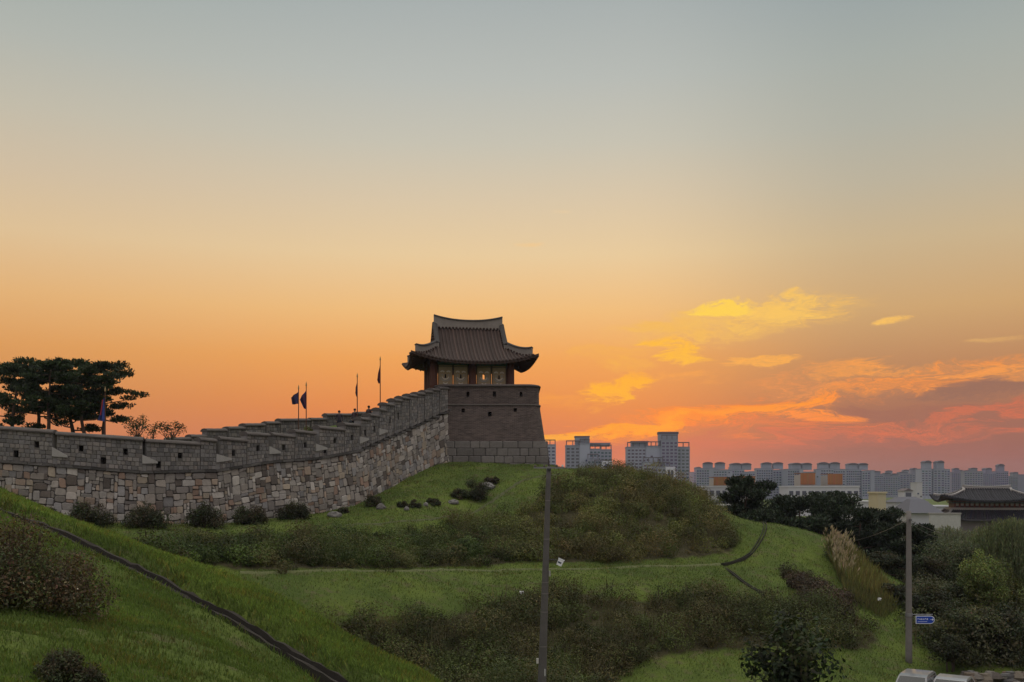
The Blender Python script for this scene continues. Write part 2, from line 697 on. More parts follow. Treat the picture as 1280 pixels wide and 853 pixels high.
DRAIN_A = [(-60, 616, 26.6)] + [(px_, py_, 26 - 4.5 * px_ / 430) for px_, py_ in ((0, 638), (30, 648.5), (59, 660), (90, 672), (119, 685), (150, 699), (178, 713), (210, 729), (237, 743), (267, 758.5), (297, 774.5), (340, 799), (385, 825.5), (430, 853))] + [(480, 884, 21.0)]
CREST = [(-60, 596, 30), (0, 613, 29), (59, 640, 28.2), (119, 661, 27.5), (178, 684.6, 27), (237, 704, 26.5), (297, 727.6, 26), (340, 747, 25.5), (430, 794, 24.8), (550, 853, 24)]
PATHL = [(300, 716, 52.5), (400, 714, 54), (500, 713, 57.5), (600, 713, 60.5), (680, 712, 62), (750, 711, 63), (820, 709, 64.5), (900, 706, 67)]
LINES = [
    [(-150, 853, 10.8), (0, 853, 12.5), (100, 853, 13.5), (200, 853, 15), (300, 853, 17), (430, 872, 19.5)],
    [(-100, 740, 18), (60, 770, 17.5), (200, 785, 19.5), (300, 815, 19.5)],
    DRAIN_A, CREST,
    [(p, y, d) for p, d, l, y in WALL[:-1]],
    [(120, 664, 57), (200, 668, 57.5), (300, 661, 61.5), (400, 655, 65.5), (500, 646, 69.5), (600, 640, 73.5), (680, 602, 79), (750, 596, 80), (815, 599, 80)],
    [(200, 700, 52), (300, 706, 53.3), (400, 706, 55.6), (500, 706, 59), (600, 706, 62), (680, 704, 63.8), (750, 704, 64.4), (820, 698, 66.2), (900, 690, 69)],
    PATHL,
    [(330, 756, 49), (400, 763, 50), (500, 765, 52), (600, 746, 55.5), (680, 736, 57.5), (750, 734, 58.5), (820, 736, 59), (900, 742, 60)],
    [(330, 850, 43), (400, 852, 45.3), (500, 856, 46.4), (600, 865, 47), (680, 860, 47.5), (750, 838, 50), (820, 825, 51.6), (900, 815, 53), (1000, 812, 54)],
    [(750, 862, 48), (820, 862, 48.5), (900, 853, 49.5), (1000, 845, 51), (1100, 836, 53)],
    [(570, 577, 86.5), (600, 578, 86.4), (690, 582, 86)],
    [(560, 592, 82), (600, 596, 80.5), (640, 592, 81.5)],
    [(500, 620, 75), (560, 612, 77), (600, 610, 78), (640, 606, 78.5)],
    [(700, 586.5, 85.5), (750, 587.5, 85), (790, 592, 83)],
    [(700, 650, 70.8), (750, 650, 71), (820, 645, 72.3), (880, 650, 73)],
    [(905, 650, 74.5), (945, 653, 77), (1000, 662, 76), (1035, 675, 75), (1075, 698, 73), (1100, 722, 70), (1130, 750, 66)],
    [(930, 690, 69.5), (960, 690, 69), (1000, 700, 68.5), (1050, 725, 66), (1090, 755, 62.5)],
    [(960, 720, 65), (1000, 740, 62), (1050, 770, 59), (1100, 800, 56.5)],
    [(960, 770, 57.5), (1000, 790, 56.5), (1050, 812, 54.5), (1137, 829, 54.5)],
]
CP = []
for L in LINES:
    for (p, y, d) in resample(L):
        v = P(p, y, d)
        CP.append((v.x, v.y, v.z))
# places the photograph does not show: under the camera, the dip behind the crest, beyond the hill, the flat
CP += [(-9, 34, -5.6), (-4, 36, -7.6), (-14, 36, -4.2), (-20, 38, -3.2), (-27, 40, -2.6), (-12, 44, -4.6), (-20, 47, -3), (-28, 50, -2.5), (-38, 45, -2.2), (0, 42, -8.8), (8, 40, -9.5),
       (-4, 20, -4.9), (0, 26, -7.2), (5, 25, -8.6), (12, 25, -9.5), (0, 14, -5.5), (6, 12, -7.5), (14, 12, -9), (-6, 8, -2.9), (-14, 6, -2.0), (0, 4, -3.2), (-25, 15, -0.8), (-25, 28, 0.8), (-40, 25, 1.5),
       (-35, 10, 0), (20, 40, -9.6), (30, 45, -9.7), (45, 40, -9.8), (16, 44, -10.1), (21, 46, -10.15), (26, 47, -10.2), (18, 40, -10.0), (20, 49.5, -9.9), (30, 53, -9.7), (60, 50, -10), (30, 25, -9.6), (50, 15, -10), (25, 5, -9.6),
       (5, 95, 0.5), (14, 93, -4), (20, 88, -7.5), (28, 82, -9.3), (36, 74, -9.8), (36, 62, -9.8), (45, 70, -10), (60, 75, -10.5), (30, 100, -10.3), (60, 100, -11),
       (0, 112, -1), (12, 115, -9), (25, 120, -11), (60, 130, -11.5), (-20, 110, 1.5), (-8, 100, 2.2), (-14, 88, 2.0), (-24, 80, 0.5), (-40, 75, -0.5), (-55, 62, -1.8), (-55, 90, 0), (-60, 120, 0),
       (-30, 135, -3), (0, 140, -7), (70, 30, -10), (-55, 40, -1)]
CP = np.array(CP)
SCL = 50.0


def tps(r2):
    return 0.5 * r2 * np.log(r2 + 1e-12)


def fit(cp, lam=2e-4):
    xy = cp[:, :2] / SCL
    n = len(cp)
    r2 = ((xy[:, None] - xy[None]) ** 2).sum(-1)
    K = tps(r2) + lam * np.eye(n)
    Pm = np.c_[np.ones(n), xy]
    Am = np.block([[K, Pm], [Pm.T, np.zeros((3, 3))]])
    s = np.linalg.solve(Am, np.r_[cp[:, 2], 0, 0, 0])
    return xy, s


TXY, TS = fit(CP)


def tz(x, y, detail=True):
    """ground height"""
    x = np.atleast_1d(np.asarray(x, float)).ravel()
    y = np.atleast_1d(np.asarray(y, float)).ravel()
    out = np.empty(len(x))
    for i in range(0, len(x), 20000):
        q = np.c_[x[i:i + 20000], y[i:i + 20000]] / SCL
        r2 = ((q[:, None] - TXY[None]) ** 2).sum(-1)
        out[i:i + 20000] = tps(r2) @ TS[:-3] + TS[-3] + q @ TS[-2:]
    ex = np.maximum(np.maximum(-58 - x, x - 62), 0)
    ey = np.maximum(np.maximum(2 - y, y - 128), 0)
    w = np.clip(np.hypot(ex, ey) / 25, 0, 1)
    w = w * w * (3 - 2 * w)
    out = np.clip(out, -12, 6)
    far = -11.5
    out = out * (1 - w) + far * w
    plain = out.copy()
    if detail:
        out = out + (1 - w) * (0.22 * (fbm(x * 0.55, y * 0.55, 3) - 0.5) + 0.10 * (fbm(x * 2.1, y * 2.1, 9, 3) - 0.5)) + np.where(y < 34, 0.16 * (fbm(x * 0.7 + y * .3, y * 1.9 - x * .4, 29, 4) - 0.5), 0)
    # the gutter cut into the near slope
    base_ = None
    dr = np.array([tuple(P(*q)) for q in DRAIN_A])
    near = (y < 34) & (x < 2)
    if near.any():
        xn, yn = x[near], y[near]
        best = np.full(len(xn), 9.0)
        far_side = np.zeros(len(xn), bool)
        for a, b in zip(dr[:-1], dr[1:]):
            dx, dy = b[0] - a[0], b[1] - a[1]
            t = np.clip(((xn - a[0]) * dx + (yn - a[1]) * dy) / (dx * dx + dy * dy), 0, 1)
            h = np.hypot(xn - a[0] - t * dx, yn - a[1] - t * dy)
            sd_ = dx * (yn - a[1]) - dy * (xn - a[0]) > 0
            far_side = np.where(h < best, sd_, far_side)
            best = np.minimum(best, h)
        cut = np.clip((0.42 - best) / 0.20, 0, 1)
        q_ = np.clip((best - 0.5) / 1.2, 0, 1)
        out[near] = plain[near] + (out[near] - plain[near]) * q_
        berm = np.where(far_side, 0.16 * np.clip(1.7 - best, 0, 1.2) / 1.2, 0.03 * np.exp(-((best - 0.8) / 0.3) ** 2))
        out[near] = out[near] - 0.40 * cut + berm
    return out


def tz1(x, y, detail=True):
    return float(tz([x], [y], detail)[0])


def on_ground(px, d):
    x = PX(px, d)
    return Vector((x, d, tz1(x, d)))


def axis(breaks):
    out = [breaks[0][0]]
    for (a, b, h) in breaks:
        n = max(1, int(round((b - a) / h)))
        out += [a + (b - a) * (k + 1) / n for k in range(n)]
    return np.array(out)


gx = axis([(-2400, -800, 400), (-800, -150, 90), (-150, -60, 9), (-60, -22, 0.7), (-22, 3, 0.17), (3, 42, 0.42), (42, 70, 0.9), (70, 150, 8), (150, 900, 90), (900, 2400, 400)])
gy = axis([(-400, -40, 60), (-40, 2, 4), (2, 9, 0.7), (9, 33, 0.19), (33, 90, 0.36), (90, 130, 1.3), (130, 260, 10), (260, 1000, 100), (1000, 2600, 400)])
X, Y = np.meshgrid(gx, gy)
Z = tz(X, Y).reshape(X.shape)
nx, ny = len(gx), len(gy)
me = bpy.data.meshes.new('ground')
me.vertices.add(nx * ny)
me.vertices.foreach_set('co', np.stack([X, Y, Z], -1).astype(np.float32).ravel())
ii = (np.arange(ny - 1)[:, None] * nx + np.arange(nx - 1)[None]).ravel()
fc = np.stack([ii, ii + 1, ii + nx + 1, ii + nx], 1).astype(np.int32)
me.loops.add(fc.size)
me.polygons.add(len(fc))
me.loops.foreach_set('vertex_index', fc.ravel())
me.polygons.foreach_set('loop_start', np.arange(0, fc.size, 4, dtype=np.int32))
me.polygons.foreach_set('use_smooth', np.ones(len(fc), bool))
me.materials.append(M_TURF)
me.update()
me.validate()
ground = tag(link(bpy.data.objects.new('ground', me)), kind='structure')


def strip(name, line, width, mat, lift=0.05, col=(0.1, 0.1, 0.1), step=0.5, wob=0.0):
    """a band that lies on the ground along a line of (column, row, distance)"""
    pts = [P(*q) for q in line]
    fine_ = []
    for a, b in zip(pts[:-1], pts[1:]):
        n = max(1, int((b - a).length / step))
        fine_ += [a.lerp(b, k / n) for k in range(n)]
    fine_.append(pts[-1])
    mb = MB()
    rows = []
    for k, p in enumerate(fine_):
        t = (fine_[min(k + 1, len(fine_) - 1)] - fine_[max(k - 1, 0)])
        t.z = 0
        t.normalize()
        nrm = Vector((-t.y, t.x, 0))
        wd = width * (1 + wob * (random.random() - 0.5))
        for s in (-1, -0.33, 0.33, 1):
            q = p + nrm * wd / 2 * s
            q.z = tz1(q.x, q.y) + lift * (1 if abs(s) < 0.9 else -0.6)
            rows.append(q)
    mb.grid(rows, 4, len(fine_), col)
    return mb.build(name, mat, smooth=True)


tag(strip('path', PATHL, 0.42, M_STONE, 0.06, (0.105, 0.115, 0.045), wob=0.5), kind='structure')
tag(strip('path', [(430, 664, 65.5), (520, 655, 69), (590, 640, 73), (625, 622, 76.5), (655, 607, 79.5), (700, 597, 81.5)], 0.4, M_STONE, 0.05, (0.07, 0.075, 0.03), wob=0.6), kind='structure')


def gutter(label, line, w, h, top, col, step=0.8, far=0.0, jag=0.0):
    """open concrete channel following the ground"""
    pts = [P(*q) for q in line]
    fine_ = []
    for a, b in zip(pts[:-1], pts[1:]):
        n = max(1, int((b - a).length / step))
        fine_ += [a.lerp(b, k / n) for k in range(n)]
    fine_.append(pts[-1])
    zs = tz([p.x for p in fine_], [p.y for p in fine_])
    zs = np.convolve(np.pad(zs, 2, mode='edge'), np.ones(5) / 5, 'valid')
    mb = MB()
    prof = [(-w / 2 - 0.05, top - h), (-w / 2 - 0.05, top), (-w / 2, top), (-w / 2, top - h + 0.03), (w / 2, top - h + 0.03), (w / 2, top + far), (w / 2 + 0.05, top + far), (w / 2 + 0.05, top - h)]
    rows = []
    for k, p in enumerate(fine_):
        t = (fine_[min(k + 1, len(fine_) - 1)] - fine_[max(k - 1, 0)])
        t.z = 0
        t.normalize()
        nrm = Vector((-t.y, t.x, 0))
        for (u, v) in prof:
            q = p + nrm * u
            q.z = zs[k] + v + random.uniform(-jag, jag)
            rows.append(q)
    mb.grid(rows, len(prof), len(fine_), col)
    o = mb.build('drainage_channel', M_CONC)
    return tag(o, label, 'drain')


gutter('long open concrete drain cut down the near grass bank', DRAIN_A, 0.17, 0.40, 0.33, (0.042, 0.036, 0.029), far=0.05, step=0.25, jag=0.035)
gutter('curved dark drain over the brow of the far grassy mound', [(951, 654, 76.8), (955, 659, 75.6), (956.5, 665, 74.4), (956, 671, 73.3), (954, 677, 72.2), (951, 683, 71.2), (946, 689, 70.1), (939, 695, 69.1), (929, 700, 68.2), (917, 704, 67.4), (903, 707, 66.8)], 0.15, 0.25, 0.12, (0.030, 0.027, 0.019), step=0.4)
gutter('short straight drain running down the slope below the end of the path', [(905, 708, 66.6), (930, 725, 63), (955, 742, 60.5)], 0.09, 0.25, 0.12, (0.034, 0.031, 0.022))
tag(strip('road', [(560, 905, 40), (820, 890, 43), (1090, 872, 46), (1280, 872, 46), (1500, 868, 46)], 7, M_CONC, 0.05, (0.05, 0.048, 0.046), 2.0), kind='structure')

# ------------------------------------------------------------------ masonry
def stone(mb, Fn, u0, u1, v0, v1, depth, gap, jit, col, rnd=0.25):
    """one dressed block: a bulging quad with a bevel, standing on a mapped wall face Fn(u, v, out)"""
    ju = lambda: random.uniform(-jit, jit)
    c = [(u0 + gap + ju(), v0 + gap + ju()), (u1 - gap + ju(), v0 + gap + ju()), (u1 - gap + ju(), v1 - gap + ju()), (u0 + gap + ju(), v1 - gap + ju())]
    cu, cv = sum(q[0] for q in c) / 4, sum(q[1] for q in c) / 4
    # eight-sided outline with cut corners looks hand-dressed
    out = []
    for k in range(4):
        a, b = c[k], c[(k + 1) % 4]
        e = 0.03 + random.random() * rnd * 0.7
        out.append((a[0] + (b[0] - a[0]) * e, a[1] + (b[1] - a[1]) * e))
        e = 1 - (0.03 + random.random() * rnd * 0.7)
        out.append((a[0] + (b[0] - a[0]) * e, a[1] + (b[1] - a[1]) * e))
    i0 = len(mb.v)
    tl = [random.uniform(-0.35, 0.35) * depth for _ in range(3)]
    for (k, off) in ((1.0, -0.06), (0.965, depth * 0.6), (0.85, depth)):
        for (u, v) in out:
            uu, vv = cu + (u - cu) * k, cv + (v - cv) * k
            w = off
            if off > 0:
                w += tl[0] * (uu - cu) / max(u1 - u0, 0.1) * 2 + tl[1] * (vv - cv) / max(v1 - v0, 0.1) * 2
            mb.vert(Fn(uu, vv, w), col)
    n = 8
    for r in range(2):
        for j in range(n):
            mb.f.append((i0 + r * n + j, i0 + r * n + (j + 1) % n, i0 + (r + 1) * n + (j + 1) % n, i0 + (r + 1) * n + j))
    mb.f.append(tuple(i0 + 2 * n + j for j in range(n)))


STONE_COLS = [(0.34, 0.32, 0.295), (0.29, 0.275, 0.26), (0.25, 0.225, 0.20), (0.22, 0.20, 0.18), (0.31, 0.285, 0.26), (0.17, 0.155, 0.145), (0.27, 0.215, 0.17), (0.22, 0.155, 0.12), (0.20, 0.195, 0.195), (0.25, 0.235, 0.22), (0.10, 0.085, 0.075), (0.28, 0.24, 0.19), (0.23, 0.21, 0.19), (0.19, 0.175, 0.16)]


def stone_col(k=1.0):
    c = random.choice(STONE_COLS)
    b = k * random.uniform(0.70, 1.16)
    return (c[0] * b * 1.03, c[1] * b, c[2] * b * 0.96)


def pack(nu, nv, sizes):
    occ = np.zeros((nv, nu), bool)
    out = []
    for j in range(nv):
        for i in range(nu):
            if occ[j, i]:
                continue
            w, h = random.choice(sizes)
            w = min(w, nu - i)
            while w > 1 and occ[j, i:i + w].any():
                w -= 1
            h = min(h, nv - j)
            occ[j:j + h, i:i + w] = True
            out.append((i, j, w, h))
    return out


# wall line sampled finely in world space
wpx = np.linspace(-150, 566, 700)
wd_, wl_, wb_ = wall_at(wpx)
# smooth the plan a little so the wall bends rather than kinks
ker = np.ones(41) / 41
wd_ = np.convolve(np.pad(wd_, 20, mode='edge'), ker, 'valid')
wx_ = (wpx - 640) / F * wd_
wzl = (HY - wl_) / F * wd_
wzb = (HY - wb_) / F * wd_
ws_ = np.r_[0, np.cumsum(np.hypot(np.diff(wx_), np.diff(wd_)))]
tx = np.gradient(wx_, ws_)
ty = np.gradient(wd_, ws_)
nrm_x, nrm_y = ty, -tx                  # points towards the camera side
WLEN = ws_[-1]


def wall_face(s, v, off):
    """s along the wall, v metres below the ledge (negative up), off outwards; the foot leans out"""
    x = np.interp(s, ws_, wx_)
    y = np.interp(s, ws_, wd_)
    z = np.interp(s, ws_, wzl) - v
    o = off + (0.14 * v if v > 0 else 0)
    return (x + np.interp(s, ws_, nrm_x) * o, y + np.interp(s, ws_, nrm_y) * o, z)


def s_of(px):
    return float(np.interp(px, wpx, ws_))


fort = tag(empty('fortress_wall', tuple(P(272, 653, 64))), 'long grey stone fortress wall with capped battlements climbing to the brick bastion', 'wall')
fl = fort.location


def local(fn, org):
    return lambda *a: tuple(np.array(fn(*a)) - np.array(org))


WF = local(wall_face, fl)
mb = MB()
CELL = 0.21
nu, nv = int(WLEN / CELL), 27
for (i, j, w, h) in pack(nu, nv, [(2, 2), (3, 2), (2, 2), (2, 1), (3, 2), (2, 3), (3, 3), (1, 2), (4, 2), (1, 1), (3, 1)]):
    s0, s1 = i * CELL, (i + w) * CELL
    sm_ = (s0 + s1) / 2
    hgt = float(np.interp(sm_, ws_, wzl - wzb)) + 0.9
    v0, v1 = 0.13 + j * CELL, 0.13 + (j + h) * CELL
    if v0 > hgt:
        continue
    stone(mb, lambda u, v, o: WF(u, v, o), s0, s1, v0, v1, random.uniform(0.02, 0.10), 0.009, 0.040, stone_col(1.0), 0.28)
mb2 = MB()
mb2.col = (0.06, 0.053, 0.047)
rows = []
ss = np.linspace(0, WLEN, 160)
for v in (0.0, 5.9):
    rows += [WF(s, v, 0.0) for s in ss]
mb2.grid(rows, len(ss), 2, flip=True)
# core top and back, so that the wall has its thickness
rows = [WF(s, 0.0, 0.0) for s in ss] + [WF(s, 0.0, -1.1) for s in ss] + [WF(s, 5.9, -2.0) for s in ss]
mb2.grid(rows, len(ss), 3)
mb.v, base = mb.v, len(mb.v)
mb.f += [tuple(i + base for i in f) for f in mb2.f]
mb.v += mb2.v
mb.c += mb2.c
mb.build('stone_base', M_STONE, fort)

# projecting ledge of flat slabs, stepped on the climb
mb = MB()
s = 0.0
while s < WLEN - 0.3:
    L = random.uniform(0.7, 1.1)
    s1 = min(s + L, WLEN - 0.02)
    zm = float(np.interp((s + s1) / 2, ws_, wzl))
    slope = abs(float(np.interp(s1, ws_, wzl) - np.interp(s, ws_, wzl))) / L
    keep = 0.15 if slope > 0.2 else 1.0
    pts = []
    for dv in (0.11, -0.045):
        for (sa, o) in ((s + 0.01, 0.16 + random.uniform(-.02, .03)), (s1 - 0.01, 0.16 + random.uniform(-.02, .03)), (s1 - 0.01, -0.3), (s + 0.01, -0.3)):
            q = list(WF(sa, 0, o))
            zt = zm + (float(np.interp(sa, ws_, wzl)) - zm) * keep - dv - fl.z
            q[2] = zt
            pts.append(q)
    lg = random.uniform(0.055, 0.10)
    mb.hexa(pts, tuple(k * lg for k in (1, 0.92, 0.85)))
    s = s1
mb.build('ledge', M_STONE, fort)


def merlon(parent, org, Pa, Pb, za0, zb0, za1, zb1, thick, holes, colk, capname='cap', block=(0.30, 0.265)):
    """battlement segment from Pa to Pb (xy); bottoms za0,zb0; tops za1,zb1; small square blocks, slit openings, rounded cap"""
    a, b = Vector((*Pa, 0)), Vector((*Pb, 0))
    t = (b - a)
    L = t.length
    t.normalize()
    n = Vector((t.y, -t.x, 0))
    o3 = Vector(org)

    def Fn(u, v, off):
        k = u / L
        zb_ = za0 + (zb0 - za0) * k
        zt_ = za1 + (zb1 - za1) * k
        z = zb_ + (zt_ - zb_) * v
        q = a + t * u + n * off
        return (q.x - o3.x, q.y - o3.y, z - o3.z)
    H = ((za1 - za0) + (zb1 - zb0)) / 2
    mb = MB()
    nr = max(3, int(round(H / block[1])))
    for r in range(nr):
        u = -random.random() * block[0] * 0.5
        while u < L - 0.05:
            w = block[0] * random.uniform(0.75, 1.35)
            u0, u1 = max(u, 0), min(u + w, L)
            if L - u1 < 0.12:
                u1 = L
            u = u1
            v0, v1 = r / nr, (r + 1) / nr
            if any(u1 > h[0] - 0.03 and u0 < h[1] + 0.03 and v1 > h[2] + 0.01 and v0 < h[3] - 0.01 for h in holes):
                # trim the block back to the jambs of the opening
                for h in holes:
                    if u1 > h[0] and u0 < h[1] and v1 > h[2] + 0.01 and v0 < h[3] - 0.01:
                        if u0 < h[0] - 0.1:
                            u1 = h[0]
                        elif u1 > h[1] + 0.1:
                            u0 = h[1]
                        else:
                            u0 = u1
                if u1 - u0 < 0.06:
                    continue
            k = colk * random.uniform(0.72, 1.2)
            c = random.choice([(0.185, 0.17, 0.155), (0.165, 0.155, 0.148), (0.20, 0.178, 0.16), (0.14, 0.132, 0.126)])
            if u1 - u0 < 0.05:
                continue
            Hn = lambda uu, vv, oo: Fn(uu, v0 + (vv - v0 * H) / H, oo)
            stone(mb, Hn, u0, u1, v0 * H, v1 * H, random.uniform(0.025, 0.05), 0.010, 0.006, tuple(x * k for x in c), 0.1)
    core = (0.11, 0.10, 0.09)
    # mortar face with real openings, then sides and back
    us = sorted({0.0, L, *[x for h in holes for x in h[:2]]})
    vs = sorted({0.0, 1.0, *[x for h in holes for x in h[2:4]]})
    for i in range(len(us) - 1):
        for j in range(len(vs) - 1):
            um, vm = (us[i] + us[i + 1]) / 2, (vs[j] + vs[j + 1]) / 2
            if any(h[0] < um < h[1] and h[2] < vm < h[3] for h in holes):
                u0, u1, v0, v1 = us[i], us[i + 1], vs[j], vs[j + 1]
                dp = -thick * 0.85
                for (p, q) in (((u0, v0), (u1, v0)), ((u1, v0), (u1, v1)), ((u1, v1), (u0, v1)), ((u0, v1), (u0, v0))):
                    mb.poly([Fn(*p, 0), Fn(*p, dp), Fn(*q, dp), Fn(*q, 0)], (0.09, 0.082, 0.075))
                mb.poly([Fn(u0, v0, dp), Fn(u1, v0, dp), Fn(u1, v1, dp), Fn(u0, v1, dp)], (0.05, 0.045, 0.04))
                continue
            mb.poly([Fn(us[i], vs[j], 0), Fn(us[i + 1], vs[j], 0), Fn(us[i + 1], vs[j + 1], 0), Fn(us[i], vs[j + 1], 0)], core)
    side = tuple(x * colk for x in (0.20, 0.188, 0.178))
    mb.poly([Fn(0, 0, -thick), Fn(0, 0, 0), Fn(0, 1, 0), Fn(0, 1, -thick)], side)
    mb.poly([Fn(L, 0, 0), Fn(L, 0, -thick), Fn(L, 1, -thick), Fn(L, 1, 0)], side)
    mb.poly([Fn(L, 0, -thick), Fn(0, 0, -thick), Fn(0, 1, -thick), Fn(L, 1, -thick)], side)
    mo = mb.build('merlon', M_BLOCK, parent)
    cb = MB()
    prof = [(0.13, -0.02), (0.15, 0.06), (0.08, 0.15), (-0.10, 0.22), (-thick * 0.5, 0.25), (-thick + 0.10, 0.22), (-thick - 0.08, 0.15), (-thick - 0.15, 0.06), (-thick - 0.13, -0.02)]
    rows = []
    ks = [-0.05 / L, 0.15, 0.35, 0.5, 0.65, 0.85, 1 + 0.05 / L]
    for k in ks:
        for (o, hh) in prof:
            q = a + t * (k * L) + n * o
            z = za1 + (zb1 - za1) * k + hh + random.uniform(-.012, .012)
            rows.append((q.x - o3.x, q.y - o3.y, z - o3.z))
    cb.col = (0.090, 0.078, 0.070)
    cb.grid(rows, len(prof), len(ks))
    cb.poly(list(reversed(rows[:len(prof)])))
    cb.poly(rows[-len(prof):])
    cb.poly([rows[0], rows[len(prof) - 1], rows[-1], rows[-len(prof)]])
    cb.build(capname, M_STONE, mo)
    return mo


def wall_pt(px):
    s = s_of(px)
    return (float(np.interp(s, ws_, wx_)), float(np.interp(s, ws_, wd_))), float(np.interp(s, ws_, wzl))


# (column start, column end, row of the top at both ends)
SEGS = [(-140, -38, 520, 528), (-34, 66, 530.5, 538), (71, 178, 540, 547.5), (183, 250, 549, 553), (250.5, 270, 547, 549), (275, 308, 546, 549), (308.5, 336, 540, 542),
        (341, 368, 541, 544), (368.5, 394, 537, 540), (399, 430, 532.5, 535.5), (430.5, 449, 528.5, 530), (451, 462, 521.5, 523), (462.3, 473, 517, 518.5), (474, 482, 510, 511.5), (482.3, 492, 503.5, 505),
        (493, 502, 498.5, 499.5), (502.3, 511, 495.5, 496.5), (512, 521, 492.5, 493.5), (521.3, 530, 490.5, 491), (531, 540, 488, 488.6), (540.3, 549, 485.6, 486), (549.5, 560, 483.6, 484)]
for (p0, p1, y0, y1) in SEGS:
    A_, za = wall_pt(p0)
    B_, zb = wall_pt(p1)
    zt0, zt1 = PZ(y0, A_[1]) - 0.2, PZ(y1, B_[1]) - 0.2
    L = math.hypot(A_[0] - B_[0], A_[1] - B_[1])
    holes = []
    if L > 3.5:
        holes = [(L * .28 - .13, L * .28 + .13, 0.50, 0.70), (L * .80 - .13, L * .80 + .13, 0.50, 0.70), (L * .54 - .15, L * .54 + .15, 0.13, 0.36)]
    elif L > 2.2:
        holes = [(L * .62 - .13, L * .62 + .13, 0.46, 0.66), (L * .22 - .14, L * .22 + .14, 0.10, 0.33)]
    elif L > 1.2:
        holes = [(L * .5 - .13, L * .5 + .13, 0.42, 0.64)]
    merlon(fort, fl, A_, B_, za + 0.05, zb + 0.05, zt0, zt1, 0.6, holes, 1.0)

# pale sloping sill stones in the gaps between battlements, with a low course of blocks below
for (pa, pb) in ((66, 71), (178, 183), (270, 275), (336, 341), (394, 399), (449, 451), (473, 474)):
    wide = 14 if pa < 300 else 9
    (ax, ay), za = wall_pt(pa - 0.3)
    (bx, by), zb = wall_pt(pb + wide)
    (cx, cy), zc = wall_pt(pb)
    n = Vector((nrm_x[np.argmin(abs(wpx - pa))], nrm_y[np.argmin(abs(wpx - pa))], 0))
    mb = MB()
    pts = []
    for (z, o) in ((0.62, 0.10), (0.74, 0.10)):
        for (x_, y_, zz, of) in ((ax, ay, za, o), (bx, by, zb - (0.0), o), (bx, by, zb, -0.5), (ax, ay, za, -0.5)):
            pts.append((x_ + n.x * of - fl.x, y_ + n.y * of - fl.y, zz + z - fl.z))
    # triangular cheek: high on the left, running down to the right
    tri = [(ax, ay, za + 1.05), (bx, by, zb + 0.62), (bx, by, zb + 0.50), (ax, ay, za + 0.50)]
    f = [Vector((x_ + n.x * 0.11 - fl.x, y_ + n.y * 0.11 - fl.y, z_ - fl.z)) for x_, y_, z_ in tri]
    bk = [Vector((x_ + n.x * 0.01 - fl.x, y_ + n.y * 0.01 - fl.y, z_ - fl.z)) for x_, y_, z_ in tri]
    mb.col = (0.30, 0.285, 0.265)
    mb.hexa([f[3], f[2], bk[2], bk[3], f[0], f[1], bk[1], bk[0]])
    mb.build('sloping_sill', M_PLASTER, fort)
    lowL = math.hypot(cx - ax, cy - ay)
    mb = MB()
    mb.hexa([(ax - fl.x, ay - fl.y, za - fl.z), (cx - fl.x, cy - fl.y, zc - fl.z), (cx - n.x * .6 - fl.x, cy - n.y * .6 - fl.y, zc - fl.z), (ax - n.x * .6 - fl.x, ay - n.y * .6 - fl.y, za - fl.z),
             (ax - fl.x, ay - fl.y, za + .9 - fl.z), (cx - fl.x, cy - fl.y, zc + .9 - fl.z), (cx - n.x * .6 - fl.x, cy - n.y * .6 - fl.y, zc + .9 - fl.z), (ax - n.x * .6 - fl.x, ay - n.y * .6 - fl.y, za + .9 - fl.z)], (0.19, 0.18, 0.17))
    mb.build('crenel_sill', M_BLOCK, fort)

# second stretch of wall behind, on the far side of the loop
FAR = [(205, 78, 548), (240, 79, 545), (285, 82, 534), (332, 86, 527), (388, 90, 521), (447, 94, 515), (505, 98, 508)]
fw = tag(empty('fortress_wall', (PX(330, 86), 86, PZ(560, 86))), 'far stretch of battlements seen over the near wall between the flags', 'wall')
fa = np.array(FAR, float)
for (p0, p1, y0, y1) in [(207, 238, 547.5, 546.5), (239, 258, 543.5, 543.5), (258.5, 283, 536, 536), (286, 306, 533.5, 533.5), (306.5, 331, 529.5, 529.5), (333.5, 350, 527, 527), (350.5, 387, 523.5, 523.5), (389.5, 408, 522.5, 522.5), (408.5, 446, 517, 517), (448, 470, 515, 515), (470.5, 500, 511, 511)]:
    d0, d1 = np.interp(p0, fa[:, 0], fa[:, 1]), np.interp(p1, fa[:, 0], fa[:, 1])
    A_, B_ = (PX(p0, d0), d0), (PX(p1, d1), d1)
    L = math.hypot(A_[0] - B_[0], A_[1] - B_[1])
    z0, z1 = PZ(y0, d0) - 0.22, PZ(y1, d1) - 0.22
    merlon(fw, fw.location, A_, B_, z0 - 2.2, z1 - 2.2, z0, z1, 0.6, [(L * .4 - .13, L * .4 + .13, 0.42, 0.60)], 0.95, block=(0.32, 0.3))
mb = MB()
mb.col = (0.16, 0.15, 0.14)
rows = []
for off, dz in ((0, -2.2), (0, -6.0)):
    for p, d, y in FAR:
        rows.append((PX(p, d) - fw.location.x, d - fw.location.y, PZ(y, d) + dz - 0.25 - fw.location.z))
mb.grid(rows, len(FAR), 2, flip=True)
rows2 = [(x, y + 1.0, z) for x, y, z in rows]
mb.grid(rows2, len(FAR), 2)
mb.grid([rows[i] for i in range(len(FAR))] + [rows2[i] for i in range(len(FAR))], len(FAR), 2)
mb.build('stone_base', M_STONE, fw)

